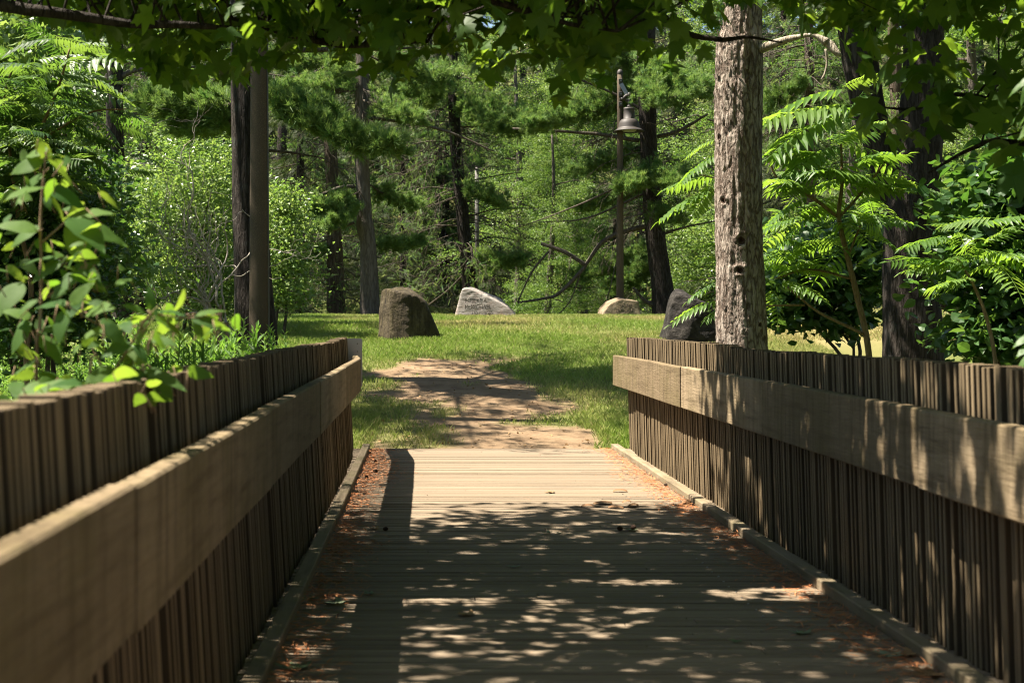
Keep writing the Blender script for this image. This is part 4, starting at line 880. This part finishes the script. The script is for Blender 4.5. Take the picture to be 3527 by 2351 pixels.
# ------------------------------------------------------------------ sumacs, shrubs, weeds
FR = [T_frond(11, 3, .35), T_frond(10, 4, .55, .07, .28), T_frond(12, 6, .22, .07, .27)]
def sumac(name, label, cat, D, stems, fronds, seed, L=.85, rnd=(), mat='sumac'):
    r = np.random.default_rng(seed); b = W(stems[0][0][0], stems[0][0][1], D); gzb = float(gz(b[0], D)); root = thing(name, label, cat, (b[0], D, gzb))
    bb, nb = MB(), MB()
    for k, l in enumerate(stems):
        if k == 0:
            s = list(l); p, rd = px_path(s, D); p = np.vstack([[p[0][0]+.1, D, gzb-.1], p]); rd = np.append(rd[0]*1.1, rd); c = spline(np.c_[p, rd], 8); tube(bb, c[:, :3], c[:, 3], 8)
        else: limb(bb, l, D, 7, 6, .01, seed+k)
    P, Dr, S = [], [], []
    for (x0, y0, x1, y1, *dd) in fronds:
        e = dd[0] if dd else 0; a, c = W(x0, y0, D+e), W(x1, y1, D+e+r.normal(0, .18)); v = c-a; ln = np.linalg.norm(v); v[2] += .30*ln; P.append(a); Dr.append(v); S.append(ln*1.05)
    for (cx, cy, sx, sy, n) in rnd:
        for k in range(n):
            a = W(cx+r.normal(0, sx), cy+r.normal(0, sy), D+r.normal(0, .35)); an = r.uniform(0, 2*PI); v = np.array([math.cos(an), math.sin(an)*.9, r.uniform(-.1, .45)])
            P.append(a); Dr.append(v); S.append(L*r.uniform(.6, 1.1))
    P, Dr, S = np.array(P), np.array(Dr), np.array(S); T = r.integers(0, 3, len(P)); R = frames(Dr, rand_dirs(r, len(P), 2.6, .7)); va = r.random(len(P))
    for k in range(3): scatter(nb, FR[k], P[T == k], R[T == k], S[T == k], va[T == k])
    bb.build('stem', M['sumac_stem'], root, sm=True); nb.build('fronds', M[mat], root); return root
sumac('sumac_sapling', 'bright sunlit sumac sapling with long fronds between the flaking trunk and forked tree', 'sapling', 15.6,
      [[(1995, 800, 15), (1972, 690, 14), (1948, 590, 13), (1928, 500, 11), (1935, 420, 8), (1933, 330, 5)], [(1928, 500, 8), (1860, 450, 8), (1790, 415, 6), (1760, 350, 4)], [(1928, 500, 7), (1990, 430, 6), (2050, 350, 4)], [(1990, 770, 8), (1880, 715, 6), (1800, 650, 4)], [(1962, 640, 6), (1860, 620, 5), (1780, 640, 3)], [(1948, 590, 6), (1985, 500, 4), (2010, 460, 3)], [(1790, 415, 5), (1700, 420, 4), (1610, 400, 3)], [(1850, 700, 5), (1740, 700, 4), (1640, 690, 3)]],
      [(1960, 205, 1757, 250), (1965, 240, 1758, 305), (1940, 260, 1770, 360), (1935, 290, 1990, 200), (1930, 300, 2075, 290), (1930, 330, 1790, 420), (1935, 330, 2100, 400), (1920, 370, 1760, 380), (1915, 390, 1770, 460), (1920, 400, 2060, 330), (1945, 420, 2080, 450), (1860, 450, 1755, 520), (1860, 440, 1765, 430), (1900, 480, 1770, 560),
       (1650, 320, 1575, 350), (1655, 350, 1560, 420), (1650, 400, 1530, 450), (1645, 430, 1515, 505), (1640, 420, 1600, 500), (1660, 590, 1600, 600), (1665, 640, 1580, 690), (1660, 690, 1545, 725), (1665, 700, 1620, 745), (1665, 560, 1610, 560),
       (1800, 620, 1905, 640), (1790, 640, 1890, 690), (1780, 640, 1850, 600), (1790, 600, 1880, 560), (1770, 660, 1800, 730), (1860, 620, 1760, 610), (1850, 560, 1760, 560), (1990, 500, 2080, 520), (1985, 520, 2060, 580), (1935, 200, 2020, 175), (1820, 500, 1950, 470), (1960, 620, 2010, 560)], 301, .8,
      [(1880, 380, 60, 70, 16), (1850, 560, 60, 60, 13), (1970, 450, 30, 60, 8)])
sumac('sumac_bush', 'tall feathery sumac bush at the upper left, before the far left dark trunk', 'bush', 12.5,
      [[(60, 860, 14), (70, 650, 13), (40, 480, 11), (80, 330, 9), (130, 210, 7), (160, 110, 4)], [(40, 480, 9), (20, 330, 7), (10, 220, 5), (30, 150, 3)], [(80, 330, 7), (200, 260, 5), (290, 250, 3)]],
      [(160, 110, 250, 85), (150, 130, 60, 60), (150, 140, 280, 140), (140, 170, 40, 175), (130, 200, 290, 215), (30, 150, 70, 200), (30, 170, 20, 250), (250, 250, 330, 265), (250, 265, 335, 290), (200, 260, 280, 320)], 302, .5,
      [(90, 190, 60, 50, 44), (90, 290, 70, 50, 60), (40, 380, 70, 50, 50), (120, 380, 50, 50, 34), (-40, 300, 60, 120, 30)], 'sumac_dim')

def shrub(name, label, cat, D, base_px, blobs, seed, mat, T, s, stem='bark_twig', group=None, tilt=.7, stems=3, sq=.65):
    r = np.random.default_rng(seed); b = W(base_px[0], base_px[1], D); gb = float(gz(b[0], b[1])); root = thing(name, label, cat, (b[0], D, gb), group)
    bb, nb = MB(), MB(); cls = []
    for (cx, cy, rx, ry, dep, ncl, per, sig) in blobs:
        k = D/FPX; cls.append(crown(nb, r, T, W(cx, cy, D), (rx*k, dep, ry*k), int(ncl*.8), int(per*(1.0 if mat == 'bush' else 1.0)), s*(.95 if mat == 'bush' else 1.0), sig*1.7, tilt*2.2, squash=sq*.75))
    cl = np.vstack(cls); base = np.array([b[0], D, gb-.1]); mids = cl[r.choice(len(cl), min(len(cl), stems*5), replace=False)]
    for k in range(stems):
        q = np.array([b[0]+r.normal(0, .12), D+r.normal(0, .15), gb-.1]); e = mids[k]; c = np.linspace(0, 1, 8)[:, None]*(e-q)+q; c += r.normal(0, .05, c.shape)*np.linspace(0, 1, 8)[:, None]; tube(bb, c, np.linspace(.035, .01, 8), 6)
        twigs_to(bb, r, c[4], mids[stems+k*4:stems+k*4+4], .014)
    bb.build('stem', M[stem], root, sm=True); nb.build('foliage', M[mat], root); return root
shrub('leafy_shrub', 'dense dark green shrub below the sumac bush at the far left edge', 'bush', 13.5, (90, 860), [(40, 520, 150, 130, 1.1, 260, 40, .15), (70, 700, 140, 110, 1.0, 210, 40, .15), (140, 600, 80, 110, .9, 120, 40, .13), (180, 440, 50, 90, .8, 60, 40, .12)], 311, 'vine', TSn, .085, tilt=.5)
shrub('leafy_shrub', 'young maple shrub with pointed leaves in front of the far left dark trunk', 'bush', 19., (300, 780), [(180, 470, 70, 110, .8, 60, 30, .16), (210, 600, 80, 80, .9, 70, 30, .16), (60, 150, 130, 130, 1.2, 110, 30, .25)], 312, 'broad', TM, .11, tilt=.5)
shrub('leafy_shrub', 'pale sunlit shrub filling the space between the far left trunk and the thick black trunk', 'bush', 28., (440, 760), [(440, 400, 110, 110, 1.6, 150, 46, .2), (400, 560, 130, 130, 1.5, 170, 46, .2), (480, 500, 90, 190, 1.4, 150, 46, .2), (470, 670, 110, 70, 1.2, 90, 46, .2), (330, 490, 60, 110, 1.2, 60, 46, .2)], 313, 'bush', TSn, .085, tilt=.6)
shrub('leafy_shrub', 'bright green shrub close behind the brown aggregate pole, right of it', 'bush', 27., (640, 760), [(645, 540, 45, 100, .7, 110, 46, .15), (655, 650, 42, 60, .6, 60, 46, .15), (640, 450, 28, 40, .5, 30, 40, .14)], 314, 'bush', TSn, .085, tilt=.5)
shrub('leafy_shrub', 'yellow green shrub lit between the stout dark pine and the flaking trunk', 'bush', 44., (1610, 745), [(1610, 640, 70, 100, 1.6, 130, 44, .28), (1600, 540, 60, 60, 1.2, 70, 40, .28)], 315, 'bush', TSn, .12, tilt=.55)
shrub('vine_thicket', 'thicket of broad heart shaped leaves hanging low behind the sunlit sumac sapling', 'thicket', 20.5, (2000, 800), [(1960, 600, 70, 120, .8, 90, 26, .17), (1850, 620, 100, 70, .8, 100, 26, .17), (1840, 740, 40, 30, .4, 14, 20, .1), (1930, 735, 45, 35, .4, 18, 20, .1), (1780, 690, 40, 60, .4, 30, 22, .13)], 316, 'vine', TO, .16, tilt=.5)
shrub('vine_thicket', 'dark thicket of large leaves at the right edge above the right fence', 'thicket', 14.5, (2300, 840), [(2320, 460, 90, 120, 1.0, 150, 26, .13), (2310, 640, 90, 110, .9, 140, 26, .12), (2340, 760, 80, 60, .8, 60, 24, .12), (2250, 770, 50, 40, .6, 26, 24, .11)], 317, 'vine', TO, .15, tilt=.5)
sumac('sumac_sapling', 'shaded low sumac whose fronds cross the forked tree from the right edge', 'sapling', 13.4, [[(2290, 850, 10), (2270, 740, 9), (2240, 660, 7), (2200, 590, 4)]],
      [(2240, 620, 2090, 590), (2230, 600, 2080, 640), (2240, 640, 2130, 680), (2220, 560, 2130, 540), (2260, 560, 2350, 520), (2250, 600, 2340, 640), (2230, 530, 2150, 500)], 318, .7, [(2240, 580, 45, 50, 14)], 'sumac')

# contorted shrub of bare pale twigs
def curly(label, D, starts, seed):
    r = np.random.default_rng(seed); b = W(starts[0][0], starts[0][1], D); gb = float(gz(b[0], D)); root = thing('contorted_shrub', label, 'shrub', (b[0], D, gb)); mb = MB(); lf = MB()
    def grow(p, d, L, rad, lv):
        n = int(L/.035)+3; pts = [p]; ph = r.uniform(0, 9); ax = rand_dirs(r, 1)[0]
        for k in range(n):
            s = np.cross(d, ax); s /= np.linalg.norm(s)+1e-9; d = d+s*.42*math.sin(ph+k*r.uniform(.55, .8))+r.normal(0, .11, 3); d[2] += .075; d[0] -= .012; d[1] *= .92; d /= np.linalg.norm(d)
            pts.append(pts[-1]+d*.035)
            if r.random() < .1: ax = rand_dirs(r, 1)[0]
            if lv > 0 and k > 3 and r.random() < .07:
                dd = d+rand_dirs(r, 1)[0]*.9; grow(pts[-1], dd/np.linalg.norm(dd), L*r.uniform(.35, .7), rad*.62*(1-.5*k/n), lv-1)
        tube(mb, np.array(pts), np.linspace(rad, rad*.3, len(pts)), 5, var=r.random())
    for (x, y, dx, dz, L, wpx) in starts: grow(W(x, y, D)-[0, 0, .05], np.array([dx, r.normal(0, .2), dz])/math.hypot(dx, dz), L, wpx*.36*D/FPX, 2)
    root_m = MB()
    for (x, y, dx, dz, L, wpx) in starts:
        p = W(x, y, D); tube(root_m, [[p[0], D, gb-.1], p], wpx*.55*D/FPX, 6)
    mb.build('twigs', M['pale_twig'], root, sm=True); root_m.build('stem', M['sumac_stem'], root, sm=True)
curly('bare contorted shrub with curling pale twigs, in front of the thick black trunk', 20.2, [(535, 800, -.35, 1, 1.9, 11), (530, 800, -.1, 1, 2.3, 9), (500, 730, -.6, .8, 2.0, 9), (505, 700, -.15, 1, 2.6, 9), (545, 780, -.05, 1, 2.2, 7), (480, 740, -.8, .7, 1.7, 7), (520, 740, .05, 1, 2.4, 8), (510, 760, -.4, .9, 2.4, 8)], 321)

# leafy weeds standing above the left fence
WD = [T_weed(5), T_weed(6), T_weed(7)]
r = np.random.default_rng(331)
wl = ['tall leafy weed standing in the sun above the left fence', 'tall leafy weed beside the foot of the brown aggregate pole']
def weed(px, py, D, h, label, group):
    p = W(px, py, D); g0 = float(gz(p[0], D)); H = p[2]-g0; root = MB(); N = int(6+r.random()*4)
    P = np.stack([p[0]+r.normal(0, .11, N), D+r.normal(0, .11, N), np.full(N, g0)], -1)
    for k in range(3):
        kk = np.arange(N) % 3 == k; n_ = kk.sum(); a = r.uniform(0, 2*PI, n_); up = np.stack([r.normal(0, .06, n_), r.normal(0, .06, n_), np.ones(n_)], -1); up /= np.linalg.norm(up, axis=1)[:, None]
        fr = frames(np.stack([np.cos(a), np.sin(a), 0*a], -1), up); scatter(root, WD[k], P[kk], fr, H*r.uniform(.75, 1.05, n_), r.random(n_))
    return tag(root.build('weed', M['weed'], loc=(p[0], D, g0)), label, 'weed', group)
for px, py in [(20, 900), (105, 830), (145, 845), (190, 850), (215, 790), (270, 720), (245, 840), (300, 800), (330, 820), (350, 790), (385, 780), (400, 740), (415, 800), (440, 760), (460, 790), (480, 770), (500, 745), (520, 780), (460, 735), (545, 750), (60, 870), (85, 860), (165, 830), (235, 800), (285, 845), (315, 780), (365, 820), (375, 755), (425, 775), (475, 755), (70, 900), (130, 870), (215, 860), (490, 790)]:
    weed(px, py, r.uniform(12.6, 17.2), 0, 'tall narrow leaved weed in the sunny clump above the top of the left fence', 'weeds above the left fence')
for px, py in [(560, 740), (572, 752), (628, 755), (640, 765), (618, 775), (650, 790), (556, 775), (605, 790)]:
    weed(px, py, r.uniform(17.4, 18.1), 0, 'narrow leaved weed in the clump round the foot of the brown aggregate pole', 'weeds round the pole')
mb = MB(); N = 1500; x = r.uniform(-7, -1.1, N); y = r.uniform(11, 22, N); k = (x < -1.6-.25*(y-16.3)*(y > 16.3)-.2) & ~((x > -4.2) & (y > 19)); x, y = x[k], y[k]; N = len(x); z = gz(x, y)
a = r.uniform(0, 2*PI, N); fr = frames(np.stack([np.cos(a), np.sin(a), 0*a], -1), np.stack([r.normal(0, .1, N), r.normal(0, .1, N), np.ones(N)], -1))
scatter(mb, WD[1], np.stack([x, y, z], -1), fr, r.uniform(.35, .95, N), r.random(N)); tag(mb.build('undergrowth', M['weed']), 'knee high leafy undergrowth beyond the left fence', 'undergrowth', kind='stuff')
mb = MB(); N = 1400; x = r.uniform(2.7, 9, N); y = r.uniform(5, 18, N); k = (x > 2.9) & (y < 14.5); x, y = x[k], y[k]; N = len(x); z = gz(x, y)
P = np.stack([x, y, z], -1); P = np.repeat(P, 8, 0)+r.normal(0, .16, (N*8, 3))*[1, 1, .3]; P[:, 2] = np.repeat(z, 8)+r.uniform(.02, .45, N*8)
leaves(mb, r, TO, P, .11, .4); tag(mb.build('undergrowth', M['vine']), 'low leafy ground cover beyond the right fence', 'undergrowth', kind='stuff')

# leafy plants close to the viewer, out of focus
def near_plant(label, D, stems, lvs, seed, mat='near_leaf'):
    r = np.random.default_rng(seed); b = W(stems[0][0][0], stems[0][0][1], D); root = thing('leafy_sapling', label, 'sapling', (b[0], D, float(gz(b[0], D)))); bb, nb = MB(), MB()
    for k, l in enumerate(stems):
        p, rd = px_path(l, D)
        if k == 0: p = np.vstack([[p[0][0], D, float(gz(p[0][0], D))-.1], p]); rd = np.append(rd[0], rd)
        c = spline(np.c_[p, rd], 7); tube(bb, c[:, :3], c[:, 3], 7)
    for (x0, y0, x1, y1, wd, e) in lvs:
        a, c = W(x0, y0, D+e), W(x1, y1, D+e+r.normal(0, .05)); v = c-a; ln = np.linalg.norm(v)*.95; T = T_blade(wd*.86); scatter(nb, T, a[None], frames(v[None], np.array([[r.normal(0, .35), -.55+r.normal(0, .3), 1.0]])), ln, r.random(1))
        tube(bb, [a-v*.12+[0, 0, .01], a], [.002, .0015], 4)
    if len(lvs) > 12:      # smaller leaves filling in between the large ones
        A = np.array([W((q[0]+q[2])/2+r.normal(0, 26), (q[1]+q[3])/2+r.normal(0, 26), D+r.normal(.1, .22)) for q in lvs for _ in range(3)]); n_ = len(A); d = rand_dirs(r, n_); d[:, 2] = d[:, 2]*.4-.35
        scatter(nb, T_blade(.27), A, frames(d, rand_dirs(r, n_, 1.2)), r.uniform(.045, .095, n_), r.random(n_))
        for a in A: tube(bb, [a, a+np.array([r.normal(0, .02), r.normal(0, .03), -.05])], [.0015, .002], 4)
    bb.build('stem', M['sumac_stem'], root, sm=True); nb.build('foliage', M[mat], root, sm=True); return root
near_plant('out of focus upright leafy sapling close to the viewer at the left edge', 4.6,
  [[(82, 950, 8), (90, 760, 8), (95, 640, 7), (92, 520, 7), (96, 440, 5), (105, 350, 4)], [(92, 560, 5), (160, 500, 4)], [(95, 690, 5), (150, 650, 4), (190, 610, 3)]],
  [(105, 350, 45, 345, .3, 0), (105, 355, 160, 352, .32, 0), (110, 365, 190, 430, .3, -.05), (98, 370, 10, 390, .34, .05), (100, 400, 5, 470, .3, .1), (100, 430, 0, 440, .33, -.1), (110, 430, 205, 470, .34, 0), (105, 440, 180, 530, .32, .1), (90, 520, 10, 560, .34, 0), (85, 530, -20, 500, .3, -.1), (160, 500, 260, 470, .36, 0), (160, 500, 250, 560, .38, -.1), (165, 510, 310, 545, .34, .05), (160, 510, 200, 620, .36, .1), (150, 600, 230, 575, .3, 0), (150, 610, 260, 650, .34, .1), (140, 600, 60, 640, .32, 0), (130, 595, 45, 590, .3, 0), (180, 600, 235, 660, .28, .1), (190, 620, 100, 680, .3, -.1), (60, 640, -10, 600, .34, 0), (50, 650, -20, 720, .36, .1), (70, 730, 0, 700, .34, 0), (70, 740, 10, 810, .34, .1), (90, 760, 170, 740, .3, 0), (90, 770, 150, 830, .32, .1), (85, 830, 0, 860, .36, 0), (85, 850, 160, 880, .34, .1), (80, 880, 10, 930, .34, 0), (90, 900, 200, 930, .34, -.05)], 341)
near_plant('out of focus sapling leaning its long pointed leaves over the left fence top', 4.2,
  [[(200, 960, 6), (250, 870, 6), (300, 790, 5), (330, 740, 5), (345, 720, 4)], [(330, 745, 4), (250, 755, 3), (150, 700, 3)], [(345, 720, 4), (440, 730, 3), (510, 720, 2)], [(270, 840, 4), (330, 850, 3)]],
  [(345, 715, 345, 650, .28, 0), (345, 720, 425, 700, .2, 0), (350, 725, 440, 770, .26, -.05), (340, 725, 250, 745, .3, .05), (335, 720, 280, 690, .26, 0), (340, 735, 300, 800, .34, .1), (355, 730, 395, 745, .24, 0), (440, 730, 540, 750, .24, 0), (450, 725, 520, 700, .24, 0), (445, 735, 470, 790, .26, 0), (250, 755, 170, 770, .3, 0), (300, 790, 220, 810, .42, 0), (300, 795, 290, 850, .34, .05), (310, 790, 340, 830, .3, 0), (150, 700, 70, 690, .34, 0), (160, 700, 210, 640, .3, 0), (150, 710, 120, 790, .34, 0), (200, 720, 250, 690, .3, .05), (265, 850, 190, 870, .36, 0), (330, 850, 250, 905, .3, 0), (330, 850, 430, 880, .22, 0), (335, 852, 405, 915, .26, .05), (330, 855, 370, 900, .22, -.03), (200, 880, 110, 870, .4, 0), (190, 890, 90, 930, .42, .05), (180, 900, 20, 890, .36, 0), (120, 880, 10, 920, .4, .1), (250, 860, 290, 910, .3, 0)], 342)
near_plant('lit yellow green leaf spray poking in from the right edge above the right fence', 5.9,
  [[(2420, 960, 6), (2400, 850, 5), (2390, 700, 5), (2395, 400, 4), (2380, 200, 3)]],
  [(2380, 170, 2308, 215, .16, 0), (2372, 175, 2345, 240, .16, 0), (2385, 240, 2325, 290, .22, 0), (2380, 250, 2350, 330, .22, 0), (2390, 760, 2320, 790, .22, 0), (2390, 780, 2330, 812, .24, 0), (2392, 800, 2325, 850, .24, 0), (2390, 770, 2345, 840, .22, .03)], 343, 'sumac')

# ------------------------------------------------------------------ trees of the woodland behind
def wood_tree(name, label, seed, kind, group='trees of the woodland edge'):
    r = np.random.default_rng(seed); root = thing(name, label, 'tree', (0, 0, 0), group); mb = MB(); nb = MB(); bb = MB()
    if kind == 'broad':
        zz = np.linspace(-.4, 12, 12); c = np.stack([.2*np.sin(zz*.4+seed), .2*np.cos(zz*.35), zz], -1); tube(mb, c, .2*(1.15-zz/14), 10)
        cls = []
        for k in range(26):
            z = .6+13.5*(k/25.)**1.0; a = r.uniform(0, 2*PI); rr_ = (2.7 if z < 9 else 2.7*(1-(z-9)/8))*r.uniform(.3, 1.0)
            cls.append(crown(nb, r, TS, (math.cos(a)*rr_, math.sin(a)*rr_, z), (1.45, 1.45, .75), 16, 105, .10, .30, 1.2, squash=.4))
        for k in range(7): twigs_to(bb, r, c[2+k], cls[k*2+2][::12], .05)
    elif kind == 'spruce':
        zz = np.linspace(-.4, 16, 10); c = np.stack([0*zz, 0*zz, zz], -1); tube(mb, c, .2*(1.05-zz/17), 10)
        for k in range(90):
            z = .5+15*(k/90.)**1.05; a = r.uniform(0, 2*PI); L = (3.0*(1-z/16.5)+.3)*r.uniform(.7, 1.15); t = np.linspace(0, 1, 7)
            p = np.stack([np.cos(a)*L*t, np.sin(a)*L*t, z-.35*L*t**1.3+.15*L*t**3], -1); tube(bb, p, .028*(1-.8*t)+.004, 4, cap=False)
            N = int(150*L/3); tt = r.uniform(.1, 1, N); b = np.stack([np.interp(tt, t, p[:, q]) for q in range(3)], -1); sd = np.array([-math.sin(a), math.cos(a), 0]); o = r.normal(0, 1, N)*.30*(1.1-.6*tt)*L/2.2
            b = b+sd*o[:, None]; b[:, 2] -= r.random(N)*.28+.1*np.abs(o); d = np.stack([np.cos(a)+0*tt, np.sin(a)+0*tt, -.7+0*tt], -1)+sd*(np.sign(o)*.7)[:, None]+r.normal(0, .3, (N, 3))
            scatter(nb, SPRIG, b, frames(d, rand_dirs(r, N, .8)), r.uniform(.25, .45, N), r.random(N))
    else:
        zz = np.linspace(-.4, 18, 12); c = np.stack([.15*np.sin(zz*.3+seed), 0*zz, zz], -1); tube(mb, c, .24*(1.05-zz/20), 10)
        for k in range(46):
            z = 1.2+16*(k/46.); a = r.uniform(0, 2*PI); L = (3.6*(1-.55*z/18))*r.uniform(.5, 1.1); p0 = np.array([0, 0, z]); bough(nb, bb, r, p0, p0+[math.cos(a)*L, math.sin(a)*L, L*.1], L*.36, int(190*L/3), .2, .08, .3, .03)
    mb.build('trunk', M['bark_dark' if kind != 'broad' else 'bark_grey'], root, sm=True); bb.build('branches', M['bark_twig'], root); nb.build('crown', M[{'broad': 'broad', 'spruce': 'spruce', 'pine': 'needle'}[kind]], root); return root
protos = {('broad', 0): wood_tree('broadleaf_tree', '', 401, 'broad'), ('broad', 1): wood_tree('broadleaf_tree', '', 402, 'broad'), ('spruce', 0): wood_tree('spruce_tree', '', 403, 'spruce'), ('pine', 0): wood_tree('white_pine', '', 404, 'pine')}
used = set(); r = np.random.default_rng(405)

LB = {'broad': 'leafy broadleaf tree massed in the woodland wall behind the lawn', 'spruce': 'drooping spruce massed in the woodland wall behind the lawn', 'pine': 'bushy white pine massed in the woodland wall behind the lawn'}
def plant(kind, px, D, s=1., rz=None, label=None, k=0, dz=0):
    x = (px-VX)*D/FPX; loc = (x, D, float(gz(x, D))-.05+dz); key = (kind, k); rz = r.uniform(0, 6.28) if rz is None else rz; o = protos[key]
    if key not in used: used.add(key); o.location = loc; o.rotation_euler = (0, 0, rz); o.scale = (s, s, s); o['label'] = label or LB[kind]
    else: o = dup(o, loc, rz, s, label or LB[kind])
    return o
plant('broad', 1190, 52, .85, label='sunlit broadleaf tree filling the gap between the leaning dark pine and the lamp post')
plant('broad', 1265, 47, .55, k=1, label='low sunlit broadleaf tree between the pale memorial stone and the fallen limb')
plant('broad', 1330, 55, .9, k=1, label='sunlit broadleaf tree directly behind the lamp post and the broken low limb')
plant('spruce', 690, 46, .9, label='drooping spruce behind the brown pine trunk')
plant('spruce', 925, 48, .62, label='drooping dry spruce behind the mossy boulder, between grey pine and leaning pine')
plant('spruce', 1135, 60, .5, label='small spruce low behind the pale memorial stone')
plant('pine', 1010, 66, 1.0, label='bushy white pine behind the leaning dark pine')
plant('pine', 1420, 52, .9, label='bushy white pine behind the lamp and the stout dark pine')
plant('broad', 480, 40, .8, label='broadleaf tree behind the thick black trunk')
plant('broad', 140, 34, .8, k=1, label='broadleaf tree behind the sumac bush, left of the far left trunk')
plant('broad', 1700, 48, .9, label='broadleaf tree hidden mostly by the flaking trunk', k=1)
plant('spruce', 1800, 42, .9, label='spruce in the shade right of the flaking trunk')
plant('broad', 2230, 30, .75, label='broadleaf tree beyond the right edge thicket, right of the forked tree')
plant('pine', 2290, 38, .85, label='bushy white pine glimpsed at the upper right corner')
plant('broad', 1960, 38, .8, k=1, label='broadleaf tree between sumac sapling and forked tree')
plant('spruce', 330, 44, 1., label='spruce between the far left trunk and the thick black trunk')
plant('pine', -120, 36, .9, label='bushy white pine beyond the far left edge of the lawn')
for D, step, sc_ in ((64, 215, 1.15), (74, 240, 1.35), (88, 220, 1.5), (104, 200, 1.7)):
    for px in np.arange(-420, 2800, step):
        kd = r.choice(['spruce', 'spruce', 'spruce', 'spruce', 'pine']); plant(kd, px+r.uniform(-70, 70), D+r.uniform(-4, 4), sc_*r.uniform(.85, 1.15), k=int(r.integers(0, 2)) if kd == 'broad' else 0)

# woods the bridge stands in, unseen, added to block sky light: crowns to the right, behind the viewer and off to the left
r = np.random.default_rng(501)
tall = thing('broadleaf_tree', 'unseen tall broadleaf tree added to block sky light, with a clear stem and high crown, close round the bridge', 'tree', (0, 0, 0), 'unseen trees added round the bridge')
mb, bb, nb = MB(), MB(), MB(); zz = np.linspace(-.5, 12, 12); c = np.stack([.2*np.sin(zz*.4), .2*np.cos(zz*.35), zz], -1); tube(mb, c, .26*(1.1-zz/16), 12)
cls = []
for k in range(34):
    a = r.uniform(0, 2*PI); rr_ = 4.3*math.sqrt(r.random()); cls.append(crown(nb, r, TSn, (math.cos(a)*rr_, math.sin(a)*rr_, 8.2+r.random()*5.5*(1-(rr_/6)**2)), (1.7, 1.7, .8), 16, 44, .19, .5, .6, squash=.4))
for k in range(9): twigs_to(bb, r, c[6+k % 5], cls[k*3][::8], .06)
mb.build('trunk', M['bark_dark'], tall, sm=True); bb.build('branches', M['bark_dark'], tall); nb.build('crown', M['maple'], tall)
first = True
for x_, y_, s_ in ((7.2, 8.5, 1.0), (6.8, 2.0, 1.05), (7.0, -4.5, 1.0), (1.0, -8.0, 1.05), (-5.5, -10.0, 1.0), (13.5, 13, 1.15), (13, 5, 1.1), (12, 20, 1.1), (17, 27, 1.2)):
    l_ = (x_, y_, float(gz(x_, y_))-.05)
    if first: tall.location = l_; first = False
    else: dup(tall, l_, r.uniform(0, 6), s_)
for x_, y_, s_ in ((10.5, 10, .8), (11, 1, .8), (-13, -2, .9), (3, -13, 1.), (-5, -13, 1.)):  # low branched trees out of view, added to cut sky light
    o = dup(protos[('broad', 0)], (x_, y_, float(gz(x_, y_))-.05), r.uniform(0, 6), s_, 'unseen leafy low branched broadleaf tree added to block sky light close round the bridge'); o['group'] = 'unseen low branched trees added round the bridge'
for x_, y_, s_, kd, lab in ((-8.8, 19.2, 1.0, 'pine', 'white pine left of the lawn beyond the far left trunk'),):
    dup(protos[(kd, 0)], (x_, y_, float(gz(x_, y_))-.05), r.uniform(0, 6), s_, lab)
